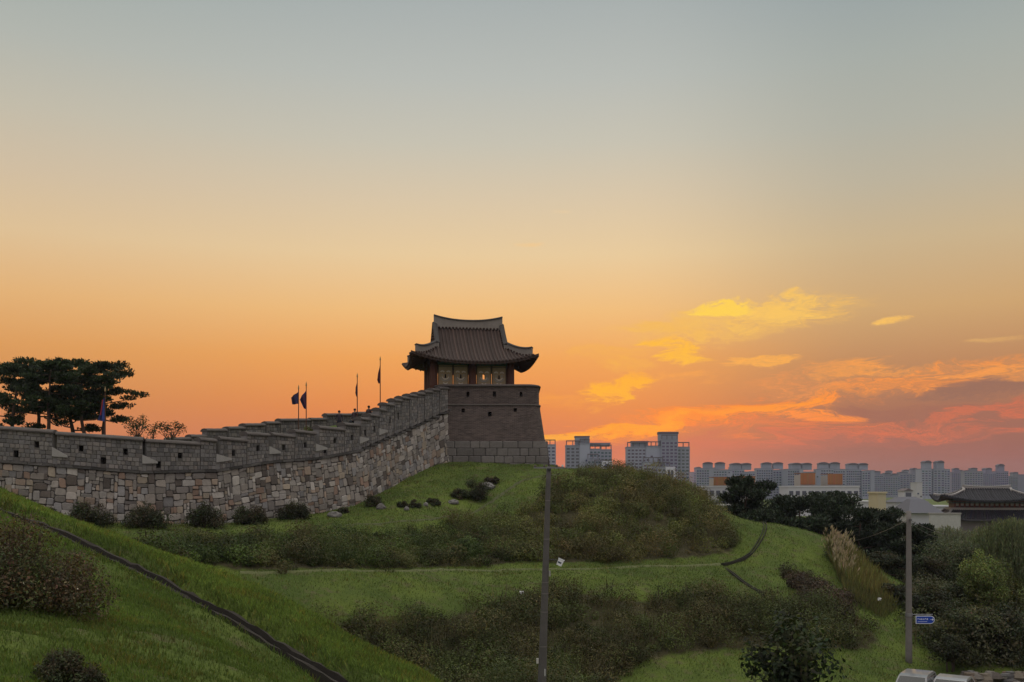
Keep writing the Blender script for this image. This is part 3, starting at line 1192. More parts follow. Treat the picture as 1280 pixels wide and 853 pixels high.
# earth bank and walkway behind the near wall
mb = MB()
rows = []
for off, dz in ((-0.55, 0.02), (-3.0, 0.1), (-7, 0.25), (-11.0, -0.2), (-15, -5.0)):
    for s in ss:
        x, y, z = wall_face(s, 0, off)
        rows.append((x, y, z + dz))
mb.grid(rows, len(ss), 5, (0.07, 0.09, 0.03))
bank = tag(mb.build('terrain', M_TURF, smooth=True), kind='structure')

# ------------------------------------------------------------------ bastion
bast = tag(empty('bastion', (-2.2, 91.5, 2.2)), 'dark brick bastion on a stone plinth carrying the tiled pavilion', 'bastion')
bo = Vector(bast.location)
BX0, BX1, BY0, BY1, BR = -6.9, 2.42, 87.0, 97.0, 1.1    # outline of the parapet


def outline(grow, n=7):
    """rounded rectangle, counter-clockwise from the front left, grown outwards"""
    pts = []
    r = BR + grow
    for (cx, cy, a0) in ((BX1 - BR, BY0 + BR, -90), (BX1 - BR, BY1 - BR, 0), (BX0 + BR, BY1 - BR, 90), (BX0 + BR, BY0 + BR, 180)):
        for k in range(n):
            an = R(a0 + 90 * k / (n - 1))
            pts.append((cx + r * math.cos(an), cy + r * math.sin(an)))
    return pts


def ring_band(levels, name, mat, uvmap=True, openings=(), closed_top=False, col=(0.2, 0.2, 0.2)):
    """levels: list of (z, grow); openings: (x0,x1,z0,z1) on the straight front"""
    mb = MB()
    mb.col = col
    uv = []
    zs = [l[0] for l in levels]
    cuts = sorted({*zs, *[q for o in openings for q in o[2:4]]})
    per = None

    def grow(z):
        return float(np.interp(z, zs, [l[1] for l in levels]))
    base = outline(0)
    # perimeter with extra points on the front edge for the openings
    fx = sorted({BX0 + BR, BX1 - BR, *[q for o in openings for q in o[0:2]], *np.linspace(BX0 + BR, BX1 - BR, 12)})
    def per_at(z):
        gr = grow(z)
        pts = [(x, BY0 - gr) for x in fx[:-1]] + outline(gr)
        return pts
    P0 = per_at(cuts[0])
    d = [0]
    for a, b in zip(P0[:-1], P0[1:]):
        d.append(d[-1] + math.hypot(b[0] - a[0], b[1] - a[1]))
    n = len(P0)
    for z0, z1 in zip(cuts[:-1], cuts[1:]):
        A0, A1 = per_at(z0), per_at(z1)
        for i in range(n):
            j = (i + 1) % n
            xm, zm = (A0[i][0] + A0[j][0]) / 2, (z0 + z1) / 2
            q = [(*A0[i], z0), (*A0[j], z0), (*A1[j], z1), (*A1[i], z1)]
            us = [d[i], d[j] if j else d[-1] + 0.1]
            hole = None
            if i < len(fx) - 1:
                for o in openings:
                    if o[0] < xm < o[1] and o[2] < zm < o[3]:
                        hole = o
            if hole:
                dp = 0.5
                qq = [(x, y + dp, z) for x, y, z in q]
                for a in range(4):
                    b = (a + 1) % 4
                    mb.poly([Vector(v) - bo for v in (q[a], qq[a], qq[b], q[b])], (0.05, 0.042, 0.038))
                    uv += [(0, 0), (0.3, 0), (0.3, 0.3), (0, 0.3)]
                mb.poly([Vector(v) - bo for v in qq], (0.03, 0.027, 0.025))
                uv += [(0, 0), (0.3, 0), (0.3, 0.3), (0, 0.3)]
                continue
            mb.poly([Vector(v) - bo for v in q])
            uv += [(us[0], z0), (us[1], z0), (us[1], z1), (us[0], z1)]
    if closed_top:
        mb.poly([Vector((x, y, cuts[-1])) - bo for x, y in per_at(cuts[-1])])
        uv += [(0, 0)] * n
    return mb.build(name, mat, bast, uv=uv)


ZT, ZS, ZP, ZB = PZ(483, 87), PZ(506, 87), PZ(552, 86.6), 1.2
hx = lambda px: PX(px, 87)
ring_band([(ZP, 0.52), (ZS, 0.02)], 'brick_body', M_BRICK, openings=[(hx(577), hx(581), PZ(516, 87), PZ(511, 87)), (hx(610), hx(614.5), PZ(521, 87), PZ(515, 87)), (hx(642), hx(646), PZ(515, 87), PZ(510.5, 87))])
ring_band([(ZS, -0.02), (ZT, -0.04)], 'parapet', M_BRICK, openings=[(hx(583), hx(586.6), PZ(496, 87), PZ(490, 87)), (hx(616), hx(620), PZ(496, 87), PZ(489.5, 87)), (hx(649.6), hx(653), PZ(496, 87), PZ(490, 87))], closed_top=False)
ring_band([(ZS - 0.10, 0.09), (ZS - 0.06, 0.13), (ZS + 0.03, 0.11), (ZS + 0.06, 0.0)], 'string_course', M_STONE, col=(0.10, 0.085, 0.075))
ring_band([(ZT - 0.08, 0.02), (ZT - 0.02, 0.13), (ZT + 0.06, 0.13), (ZT + 0.2, -0.1), (ZT + 0.24, -0.32), (ZT + 0.2, -0.55), (ZT - 0.05, -0.72), (ZS, -0.72)], 'cap', M_STONE, col=(0.125, 0.105, 0.095)) if False else None
# rounded coping: swept profile
mb = MB()
mb.col = (0.085, 0.070, 0.062)
prof = [(-0.04, ZT - 0.05), (0.12, ZT - 0.02), (0.13, ZT + 0.06), (0.0, ZT + 0.15), (-0.3, ZT + 0.21), (-0.6, ZT + 0.15), (-0.72, ZT + 0.05), (-0.70, ZS + 0.3)]
o0 = outline(0)
rows = []
for (gr, z) in prof:
    rr = outline(gr)
    rows += [Vector((x, y, z)) - bo for x, y in rr + rr[:1]]
mb.grid(rows, len(o0) + 1, len(prof))
mb.build('coping', M_STONE, bast)
mb = MB()
mb.poly([Vector((x, y, ZS + 0.35)) - bo for x, y in outline(-0.5)], (0.2, 0.18, 0.15))
mb.build('floor', M_CONC, bast)
# plinth of big dressed stones
mb = MB()
rowh = [0.62, 0.68, 0.62, 0.7]
z1 = ZP + 0.01
for rI, h in enumerate(rowh):
    z0 = z1 - h
    gr = 0.56 + 0.10 * (rI + 1) * 0.6
    pts = outline(gr)
    edges = [((BX0 - gr, BY0 - gr), (BX1 - BR + 0.3, BY0 - gr))]
    # front run
    u = BX0 - 0.3 - random.random()
    while u < BX1 + gr - 0.25:
        w = random.uniform(0.7, 1.5)
        u1 = min(u + w, BX1 + gr)
        if BX1 + gr - u1 < 0.4:
            u1 = BX1 + gr
        tone_ = random.uniform(.72, 1.2)
        stone(mb, lambda a, b, o, g=gr: (a - bo.x, BY0 - g - o - bo.y, b - bo.z), u, u1, z0, z1, random.uniform(0.04, 0.09), 0.012, 0.012, tuple(v * tone_ for v in (0.165, 0.150, 0.136)), 0.1)
        u = u1
    v = BY0 - gr
    while v < BY1:
        v1 = v + random.uniform(0.7, 1.5)
        stone(mb, lambda a, b, o, g=gr: (BX1 + g + o - bo.x, a - bo.y, b - bo.z), v, v1, z0, z1, 0.06, 0.012, 0.012, (0.165, 0.150, 0.136), 0.1)
        v = v1
    mb.box(((BX0 + BX1) / 2 - bo.x, (BY0 + BY1) / 2 - bo.y, (z0 + z1) / 2 - bo.z), (BX1 - BX0 + 2 * gr, BY1 - BY0 + 2 * gr, h), 0, (0.06, 0.055, 0.05))
    z1 = z0
mb.build('stone_plinth', M_STONE, bast)

# ------------------------------------------------------------------ tiled roofs
def tiled_roof(root, hw, hd, gl, ze, zr, lift, roll, plaster, tile, under, ridge_h=0.75, rt=0.18, thick=0.24, rafters=True, back=True, plaster_cap=(0.05, 0.045, 0.042)):
    """hip-and-gable roof centred on the root's origin; z measured from the root"""
    sg = (hw - gl) / hd

    def prof(s):
        return 0.60 * s + 0.40 * s * s

    def zz(x, y, s):
        c = max(0.0, (abs(x) / hw) * (abs(y) / hd))
        return ze + (zr - ze) * prof(s) + lift * c ** 2.6 * (1 - s) ** 0.6

    def flare(x, y, s):
        # the eave swings out a little towards the corners
        k = 1 + 0.035 * (abs(x) / hw) ** 3 * (abs(y) / hd) ** 3 * (1 - s)
        return x * k, y * k

    def front(x, s, sgn):
        y = -hd * (1 - s) * sgn
        X_, Y_ = flare(x, y, s)
        return Vector((X_, Y_, zz(x, y, s)))

    def side(y, s, sgn):
        x = (hw - s * hd) * sgn
        X_, Y_ = flare(x, y, s)
        return Vector((X_, Y_, zz(x, y, s)))
    def jc(c, k=0.35):
        f = random.uniform(1 - k, 1 + k)
        return tuple(v * f for v in c)
    roof = MB()
    roof.col = tuple(v * 0.75 for v in tile)
    N, Mv = 25, 15
    for sgn in (1, -1):
        rows = []
        for j in range(Mv):
            s = j / (Mv - 1)
            w = max(hw - s * hd, gl)
            for i in range(N):
                rows.append(front(-w + 2 * w * i / (N - 1), s, sgn))
        roof.grid(rows, N, Mv, flip=sgn < 0)
        lo = [p - Vector((0, 0, thick)) for p in rows[:N * 8]]
        roof.grid(lo, N, 8, under)
        roof.grid(rows[:N] + lo[:N], N, 2, jc(tile, 0.1))
        rows = []
        for j in range(9):
            s = sg * j / 8
            w = hd * (1 - s)
            for i in range(N):
                rows.append(side(-w + 2 * w * i / (N - 1), s, sgn))
        roof.grid(rows, N, 9, flip=sgn > 0)
        lo = [p - Vector((0, 0, thick)) for p in rows]
        roof.grid(lo, N, 9, under)
        roof.grid(rows[:N] + lo[:N], N, 2, jc(tile, 0.1))
    # convex tile rows
    nroll = int(2 * hw / roll)
    for sgn in (1, -1):
        for i in range(nroll + 1):
            x = -hw + 0.12 + (2 * hw - 0.24) * i / nroll
            smax = 1.0 if abs(x) < gl - 0.1 else (hw - abs(x)) / hd
            if abs(x) < gl and abs(x) >= gl - 0.1:
                smax = sg
            if smax < 0.03:
                continue
            K = max(3, int(9 * smax) + 2)
            pts = [front(x, -0.012 + (smax + 0.012) * k / (K - 1), sgn) + Vector((0, 0, 0.02)) for k in range(K)]
            roof.tube(pts, roll * 0.30, 6, jc(tile))
            e = pts[0]
            roof.sphere(e + Vector((0, 0.02 * sgn, -0.02)), roll * 0.34, 6, 5, jc(tile, 0.2))
    nroll = int(2 * hd / roll)
    for sgn in (1, -1):
        for i in range(nroll + 1):
            y = -hd + 0.12 + (2 * hd - 0.24) * i / nroll
            smax = min(sg, (hd - abs(y)) / hd)
            if smax < 0.03:
                continue
            K = max(3, int(7 * smax) + 2)
            pts = [side(y, -0.012 + (smax + 0.012) * k / (K - 1), sgn) + Vector((0, 0, 0.02)) for k in range(K)]
            roof.tube(pts, roll * 0.30, 6, jc(tile))
            roof.sphere(pts[0] + Vector((0, 0, -0.02)), roll * 0.34, 6, 5, jc(tile, 0.2))
    ro = roof.build('roof', M_TILE, root, smooth=False)
    # gables
    for sgn in (1, -1):
        gb = MB()
        xg = (gl - 0.35) * sgn
        ys = hd * (1 - sg)
        z0 = zz(gl, ys, sg)
        top = ze + (zr - ze)
        pts = [(xg, -ys, z0 - 0.1), (xg, ys, z0 - 0.1)]
        for k in range(9):
            yy = ys - 2 * ys * k / 8
            s = 1 - abs(yy) / hd
            pts.append((xg, yy, ze + (zr - ze) * prof(s) - 0.12))
        gb.poly(pts, tuple(v * 0.8 for v in plaster))
        # barge boards
        for q in (1, -1):
            rr = [Vector((gl * sgn - 0.02 * sgn, q * ys * (1 - k / 8), ze + (zr - ze) * prof(1 - abs(q * ys * (1 - k / 8)) / hd) - 0.22)) for k in range(9)]
            for a, b in zip(rr[:-1], rr[1:]):
                gb.poly([a, b, b - Vector((0, 0, 0.45)), a - Vector((0, 0, 0.45))], (0.10, 0.05, 0.035))
        gb.build('gable', M_WOOD, ro)

    def ridge(name, pts, h0, h1, w):
        """plastered ridge wall with a cap of dark tiles"""
        mb_ = MB()
        n = len(pts)
        hs = [h0 + (h1 - h0) * k / (n - 1) for k in range(n)] if not hasattr(h0, '__len__') else h0
        t0 = (pts[-1] - pts[0])
        t0.z = 0
        t0.normalize()
        nn = Vector((-t0.y, t0.x, 0))
        rows = []
        for p, h in zip(pts, hs):
            for (u, v) in ((-w / 2, -0.05), (-w / 2, h), (w / 2, h), (w / 2, -0.05)):
                rows.append(p + nn * u + Vector((0, 0, v)))
        mb_.grid(rows, 4, n, plaster)
        mb_.poly(rows[:4], plaster)
        mb_.poly(rows[-4:], plaster)
        rows = []
        for p, h in zip(pts, hs):
            for (u, v) in ((-w / 2 - 0.07, h - 0.04), (-w / 2 - 0.07, h + 0.035), (-0.05, h + 0.12), (0.05, h + 0.12), (w / 2 + 0.07, h + 0.035), (w / 2 + 0.07, h - 0.04)):
                rows.append(p + nn * u + Vector((0, 0, v)))
        mb_.grid(rows, 6, n, plaster_cap)
        for sl in (rows[:6], rows[-6:]):
            mb_.poly(sl, plaster_cap)
        # scalloped row of half-round tiles along the foot
        L = sum((b - a).length for a, b in zip(pts[:-1], pts[1:]))
        m_ = int(L / (roll * 0.95))
        for k in range(m_):
            f = (k + 0.5) / m_ * (n - 1)
            a = pts[int(f)].lerp(pts[min(int(f) + 1, n - 1)], f - int(f))
            for q in (-1, 1):
                mb_.sphere(a + nn * q * (w / 2 + 0.01) + Vector((0, 0, 0.03)), roll * 0.42, 6, 5, jc(tile, 0.2), (0.8, 0.8, 0.7))
        mb_.build(name, M_PLASTER, ro)
    L = gl - 0.05
    pts = [Vector((-L + 2 * L * k / 14, 0, zr - 0.02)) for k in range(15)]
    hs = [ridge_h * (0.86 + 0.50 * abs(2 * k / 14 - 1) ** 2.2) for k in range(15)]
    ridge('ridge', pts, hs, None, rt * 2)
    for sx_ in (1, -1):
        for sy_ in (1, -1):
            xx = (gl - 0.12) * sx_
            pts = [Vector((xx, -hd * (1 - s) * sy_, zz(xx, 0, s))) for s in np.linspace(0.985, sg - 0.04, 8)]
            ridge('descending_ridge', pts, ridge_h * 0.62, ridge_h * 0.55, rt * 1.6)
            s0, s1 = sg - 0.02, 0.10
            pts = []
            for s in np.linspace(s0, s1, 10):
                x, y = (hw - s * hd) * sx_, -hd * (1 - s) * sy_
                fx_, fy_ = flare(x, y, s)
                pts.append(Vector((fx_, fy_, zz(x, y, s))))
            ridge('hip_ridge', pts, ridge_h * 0.58, ridge_h * 0.80, rt * 1.6)
    if rafters:
        rb = MB()
        for sgn in (1, -1):
            nrf = int(2 * hw / (roll * 1.35))
            for i in range(nrf + 1):
                x = -hw + 0.25 + (2 * hw - 0.5) * i / nrf
                a = front(x, 0.02, sgn) - Vector((0, 0, thick + 0.05))
                xi = max(-gl - 0.2, min(gl + 0.2, x))
                b = Vector((xi, -hd * 0.58 * sgn, ze + (zr - ze) * prof(0.42) - thick - 0.12))
                rb.tube([a, b], 0.075, 6, (0.10, 0.045, 0.03))
            nrf = int(2 * hd / (roll * 1.35))
            for i in range(nrf + 1):
                y = -hd + 0.25 + (2 * hd - 0.5) * i / nrf
                a = side(y, 0.02, sgn) - Vector((0, 0, thick + 0.05))
                yi = max(-hd * 0.58, min(hd * 0.58, y))
                b = Vector(((hw - 0.42 * hd) * sgn, yi, ze + (zr - ze) * prof(0.42) - thick - 0.12))
                rb.tube([a, b], 0.075, 6, (0.10, 0.045, 0.03))
        rb.build('rafters', M_WOOD, ro)
    return ro


pav = tag(empty('pavilion', (-4.0, 91.0, ZS + 0.35), R(11)), 'small wooden guard pavilion with a sweeping grey tiled roof on the bastion', 'pavilion')
pz = pav.location.z
ZE = PZ(451.5, 86.8) - pz
ZR = PZ(411, 91) - pz
tiled_roof(pav, 5.45, 4.25, 3.2, ZE, ZR, 0.80, 0.33, (0.215, 0.19, 0.165), (0.054, 0.033, 0.026), (0.06, 0.035, 0.026), ridge_h=0.82)
HX, HYD = 3.45, 2.45
TOPZ = ZE + 0.62
RED = (0.105, 0.045, 0.030)
def post(x, y, r=0.34):
    mb = MB()
    mb.tube([(0, 0, 0), (0, 0, TOPZ * 0.5), (0, 0, TOPZ)], [r * 1.04, r, r * 0.97], 14, RED)
    o = mb.build('post', M_WOOD, pav, smooth=True)
    o.location = (x, y, 0)
for x in (-HX, 0, HX):
    post(x, -HYD, 0.36)
    post(x, HYD)
for x in (-HX, HX):
    post(x, 0.0)
mb = MB()
for y in (-HYD, HYD):
    mb.box((0, y, TOPZ - 0.66), (2 * HX, 0.30, 0.26), 0, (0.045, 0.085, 0.065))
    mb.box((0, y, TOPZ - 0.20), (2 * HX + 0.8, 0.42, 0.40), 0, (0.10, 0.05, 0.035))
    for k in range(9):
        x = -HX + 2 * HX * k / 8
        mb.box((x, y, TOPZ - 0.47), (0.42, 0.5, 0.14), 0, (0.05, 0.075, 0.06) if k % 2 else (0.13, 0.05, 0.035))
for x in (-HX, HX):
    mb.box((x, 0, TOPZ - 0.66), (0.30, 2 * HYD, 0.26), 0, (0.045, 0.085, 0.065))
    mb.box((x, 0, TOPZ - 0.20), (0.42, 2 * HYD + 0.8, 0.40), 0, (0.10, 0.05, 0.035))
mb.box((0, 0, TOPZ + 0.25), (2 * HX + 0.6, 2 * HYD + 0.6, 0.10), 0, (0.09, 0.06, 0.04))
mb.build('beam', M_WOOD, pav)

# shutter boards with their painted mask: brow scrolls, an arrow hole (black plug where not cut through) and nested curves
PAN_Z0, PAN_Z1 = 0.85, TOPZ - 0.80
ZC = PZ(470, 88) - pz          # height of the arrow hole


def shutter(x0, x1, y, lit=False, ry=None):
    w, h = x1 - x0, PAN_Z1 - PAN_Z0
    cx = (x0 + x1) / 2
    hz = ZC
    hw_ = 0.085
    mb_ = MB()
    mb_.col = (0.33, 0.255, 0.15)
    t = 0.05
    if lit:
        hx_ = cx - 0.03
        for (a, b, c, d) in ((x0, hx_ - hw_, PAN_Z0, PAN_Z1), (hx_ + hw_, x1, PAN_Z0, PAN_Z1), (hx_ - hw_, hx_ + hw_, PAN_Z0, hz - 0.26), (hx_ - hw_, hx_ + hw_, hz + 0.26, PAN_Z1)):
            mb_.box(((a + b) / 2 - cx, 0, (c + d) / 2), (b - a, t, d - c))
    else:
        mb_.box((0, 0, (PAN_Z0 + PAN_Z1) / 2), (w, t, h))
    o = mb_.build('shutter', M_WOOD, pav)
    o.location = (cx, y, 0)
    fr = MB()
    for s in (-1, 1):
        fr.box((s * (w / 2 - 0.03), -0.035, (PAN_Z0 + PAN_Z1) / 2), (0.06, 0.05, h - 0.01), 0, (0.07, 0.05, 0.03))
    fr.box((0, -0.032, hz + 0.86), (w - 0.13, 0.04, 0.05), 0, (0.10, 0.085, 0.05))
    fr.build('frame', M_WOOD, o)
    pale = (0.55, 0.50, 0.40)
    y0 = -0.045

    def arc(kind, cx_, cz, r, a0, a1, wdt, col):
        fa = MB()
        n = 14
        for k in range(n):
            aa, ab = R(a0 + (a1 - a0) * k / n), R(a0 + (a1 - a0) * (k + 1) / n)
            q = []
            for (rr, an) in ((r - wdt, aa), (r + wdt, aa), (r + wdt, ab), (r - wdt, ab)):
                q.append((cx_ + rr * math.cos(an), cz + rr * math.sin(an)))
            fa.hexa([(q[0][0], y0, q[0][1]), (q[3][0], y0, q[3][1]), (q[3][0], 0.0, q[3][1]), (q[0][0], 0.0, q[0][1]),
                     (q[1][0], y0, q[1][1]), (q[2][0], y0, q[2][1]), (q[2][0], 0.0, q[2][1]), (q[1][0], 0.0, q[1][1])], col)
        fa.build(kind, M_WOOD, o)
    for k, rr in enumerate((0.30, 0.46)):
        arc('painted_cheek', 0, hz + 0.02, rr, 195, 345, 0.05, pale if k % 2 == 0 else (0.30, 0.29, 0.24))
    for s in (-1, 1):
        arc('painted_brow', s * 0.27, hz + 0.28, 0.15, 20, 160, 0.065, pale)
        arc('painted_eye', s * 0.27, hz + 0.10, 0.06, 0, 360, 0.035, (0.30, 0.28, 0.22))
    arc('painted_mouth', 0, hz - 0.46, 0.22, 210, 330, 0.05, pale)
    if not lit:
        ho = MB()
        ho.hexa([(-0.08, -0.055, hz - 0.18), (0.08, -0.055, hz - 0.18), (0.08, -0.03, hz - 0.18), (-0.08, -0.03, hz - 0.18), (-0.05, -0.055, hz + 0.16), (0.05, -0.055, hz + 0.16), (0.05, -0.03, hz + 0.16), (-0.05, -0.03, hz + 0.16)], (0.006, 0.005, 0.005))
        ho.build('black_hole_plug', M_WOOD, o)  # solid black plug painted in for the darkness inside an arrow hole
    return o


e = 0.38
for bay, (a, b) in enumerate(((-HX + e, -e), (e, HX - e))):
    m_ = (a + b) / 2
    shutter(a, m_ - 0.02, -HYD)
    shutter(m_ + 0.02, b, -HYD)
    
# the arrow hole that shows the sky through the open back
for o in list(pav.children):
    if o.name.startswith('shutter') and abs(o.location.x - (e + (HX - 2 * e) / 4)) < 0.2:
        for ch in list(o.children):
            bpy.data.objects.remove(ch)
        bpy.data.objects.remove(o)
shutter(e, (e + HX - e) / 2 - 0.02, -HYD, lit=True)
# left side bay boarded, with the edge of a board showing
for (ya, yb) in ((-HYD + e, -0.35), (0.35, HYD - e)):
    mb = MB()
    mb.box((0, 0, (PAN_Z0 + PAN_Z1) / 2), (0.05, yb - ya, PAN_Z1 - PAN_Z0), 0, (0.19, 0.15, 0.10))
    for k in range(4):
        yy = (ya - yb) / 2 + (yb - ya) * (k + 0.5) / 4
        mb.box((-0.035, yy, (PAN_Z0 + PAN_Z1) / 2), (0.03, 0.05, PAN_Z1 - PAN_Z0 - 0.02), 0, (0.07, 0.05, 0.03))
    o = mb.build('side_board', M_WOOD, pav)
    o.location = (-HX, (ya + yb) / 2, 0)
mb = MB()
mb.box((0, 0, 0.05), (2 * HX + 1.0, 2 * HYD + 1.0, 0.10), 0, (0.10, 0.07, 0.05))
mb.build('floor', M_WOOD, pav)
mb = MB()
mb.tube([(4.05, -3.0, ZE - 0.05), (4.05, -3.0, ZE - 0.22)], 0.012, 5, (0.02, 0.02, 0.02))
mb.tube([(4.05, -3.0, ZE - 0.20), (4.05, -3.0, ZE - 0.28), (4.05, -3.0, ZE - 0.42)], [0.05, 0.09, 0.11], 8, (0.02, 0.018, 0.016))
mb.build('wind_bell', M_METAL, pav)

# ------------------------------------------------------------------ vegetation
GREEN_D = (0.030, 0.046, 0.018)


def clump_points(c, r, n, rng=RNG, shell=0.55):
    v = unit(rng.normal(size=(n, 3)))
    k = shell + (1 - shell) * rng.random((n, 1)) ** 0.6
    return np.asarray(c) + v * k * np.asarray(r), v


def trunk_mesh(mb, pts, radii, col):
    mb.tube(pts, radii, 8, col)


def pine(label, base, height, spread, seed, group, tone=(0.028, 0.042, 0.018), bare=0.45, lean=0.0, tufts=110, limbs=12, cat='pine tree', flat=0.32, tuft=0.40, spire=False):
    rng = np.random.default_rng(seed)
    rnd = random.Random(seed)
    root = tag(empty('pine_tree', base), label, cat, group)
    mb = MB()
    bark = (0.085, 0.055, 0.042)
    n = 9
    pts = []
    dx = dy = 0
    for k in range(n):
        t = k / (n - 1)
        dx += rnd.uniform(-1, 1) * height * 0.022
        dy += rnd.uniform(-1, 1) * height * 0.022
        pts.append(Vector((dx + lean * height * t, dy, height * 0.93 * t - (0.3 if k == 0 else 0))))
    r0 = height * 0.021 + 0.04
    mb.tube(pts, [r0 * (1 - 0.8 * k / (n - 1)) for k in range(n)], 8, bark)
    cl, dirs, cols, sz = [], [], [], []

    def at(t):
        f = t * (n - 1)
        i = min(int(f), n - 2)
        return pts[i].lerp(pts[i + 1], f - i)
    for k in range(limbs):
        t = bare + (1 - bare) * (k + rnd.random() * 0.7) / limbs
        a = at(t)
        an = k * 2.4 + rnd.random() * 1.2
        prog = (t - bare) / (1 - bare)
        L = spread * (1.0 - 0.55 * prog if spire else (0.62 + 0.38 * math.sin(math.pi * min(prog + 0.15, 1)))) * rnd.uniform(0.65, 1.1)
        e = a + Vector((math.cos(an) * L, math.sin(an) * L, L * rnd.uniform(-0.02, 0.28)))
        m_ = a.lerp(e, 0.5) + Vector((0, 0, -0.06 * L + rnd.uniform(-.1, .1)))
        rr = r0 * (1 - 0.75 * t) * 0.5
        mb.tube([a, m_, e], [rr, rr * 0.6, rr * 0.25], 5, bark)
        for q, w in ((e, 1.0), (m_.lerp(e, 0.35), 0.85), (e + Vector((rnd.uniform(-.5, .5), rnd.uniform(-.5, .5), rnd.uniform(0, .3))) * L * 0.5, 0.8)):
            rad = spread * rnd.uniform(0.24, 0.36) * w
            p, v = clump_points((q.x, q.y, q.z + rad * 0.15), (rad, rad, rad * flat), int(tufts * w), rng, 0.2)
            cl.append(p)
            dirs.append(unit(v * [1, 1, 0.4] + [0, 0, 0.9]))
            cols.append(vary(np.array(tone) * rnd.uniform(0.7, 1.5), len(p), 0.3, 0.1, rng))
            sz.append(rng.uniform(0.6, 1.2, len(p)) * tuft)
    q = pts[-1]
    for _ in range(3):
        rad = spread * rnd.uniform(0.26, 0.38)
        p, v = clump_points((q.x + rnd.uniform(-.4, .4) * spread * (0.3 if spire else 1), q.y + rnd.uniform(-.4, .4) * spread, q.z + rnd.uniform(-0.1, 0.25) * rad), (rad * (0.5 if spire else 1), rad * (0.5 if spire else 1), rad * (flat if not spire else 0.6)), tufts, rng, 0.2)
        cl.append(p)
        dirs.append(unit(v * [1, 1, 0.4] + [0, 0, 0.9]))
        cols.append(vary(np.array(tone) * rnd.uniform(0.8, 1.5), len(p), 0.3, 0.1, rng))
        sz.append(rng.uniform(0.6, 1.2, len(p)) * tuft)
    mb.build('trunk', M_BARK, root, smooth=True)
    C = np.concatenate(cl)
    V = leaf_quads(C, np.concatenate(sz), 0.34, 0.55, np.concatenate(dirs), rng)
    quads_mesh('crown', V, np.concatenate(cols), M_NEEDLE, root)
    return root


def broadleaf(name, label, cat, base, height, rx, rz, seed, group=None, tones=((0.04, 0.06, 0.02),), leaf=0.16, n=7000, clumps=26, trunk_h=0.4, gap=0.0, stems=1, aspect=0.55, top=(1, 1), crown_name='crown', willow=False):
    """trunk with limbs, crown of leaf clumps through an ellipsoid"""
    rng = np.random.default_rng(seed)
    rnd = random.Random(seed)
    root = tag(empty(name, base), label, cat, group)
    cz = height - rz
    mb = MB()
    bark = (0.075, 0.058, 0.045)
    cs = []
    for k in range(clumps):
        v = rng.normal(size=3)
        v /= np.linalg.norm(v)
        v[2] = abs(v[2]) * (1 if rnd.random() < 0.75 else -0.9)
        rr = rnd.random() ** 0.45 * 0.82
        rad = rnd.uniform(0.22, 0.40)
        cs.append((v * rr * [rx, rx, rz] + [0, 0, cz], rad))
    for s in range(stems):
        bx, by = (rnd.uniform(-.15, .15) * rx * (stems > 1) for _ in range(2))
        fork = Vector((bx + rnd.uniform(-.1, .1) * rx, by, max(height * trunk_h, 0.15)))
        mb.tube([(bx, by, -0.2), Vector((bx, by, 0)).lerp(fork, 0.5) + Vector((rnd.uniform(-.06, .06) * rx, 0, 0)), fork], [height * 0.020 + .02, height * .016 + .015, height * .013 + .012], 7, bark)
        for (c, rad) in cs[s::stems][:14]:
            e = Vector(c)
            m_ = fork.lerp(e, 0.5) + Vector((rnd.uniform(-.1, .1) * rx, rnd.uniform(-.1, .1) * rx, 0.05 * rz))
            mb.tube([fork, m_, e], [height * .009 + .01, height * .006 + .006, 0.006], 5, bark)
    mb.build('trunk' if stems == 1 else 'stem', M_BARK, root, smooth=True)
    P_, C_, S_ = [], [], []
    per = max(10, n // clumps)
    D_ = []
    for (c, rad) in cs:
        r3 = (rad * rx * 1.1, rad * rx * 1.1, rad * max(rz, rx * 0.6) * 0.9)
        p, v = clump_points(c, r3, per, rng, 0.35)
        tone = np.array(tones[rnd.randrange(len(tones))]) * rnd.uniform(0.7, 1.4)
        P_.append(p)
        C_.append(vary(tone, per, 0.28, 0.12, rng))
        S_.append(rng.uniform(0.6, 1.25, per) * leaf)
        D_.append(v)
    Pp = np.concatenate(P_)
    keep = Pp[:, 2] > 0.02
    V = leaf_quads(Pp[keep], np.concatenate(S_)[keep], aspect, rng=rng, normal=np.concatenate(D_)[keep] + [0, 0, 0.5])
    quads_mesh(crown_name, V, np.concatenate(C_)[keep], M_LEAF, root)
    return root


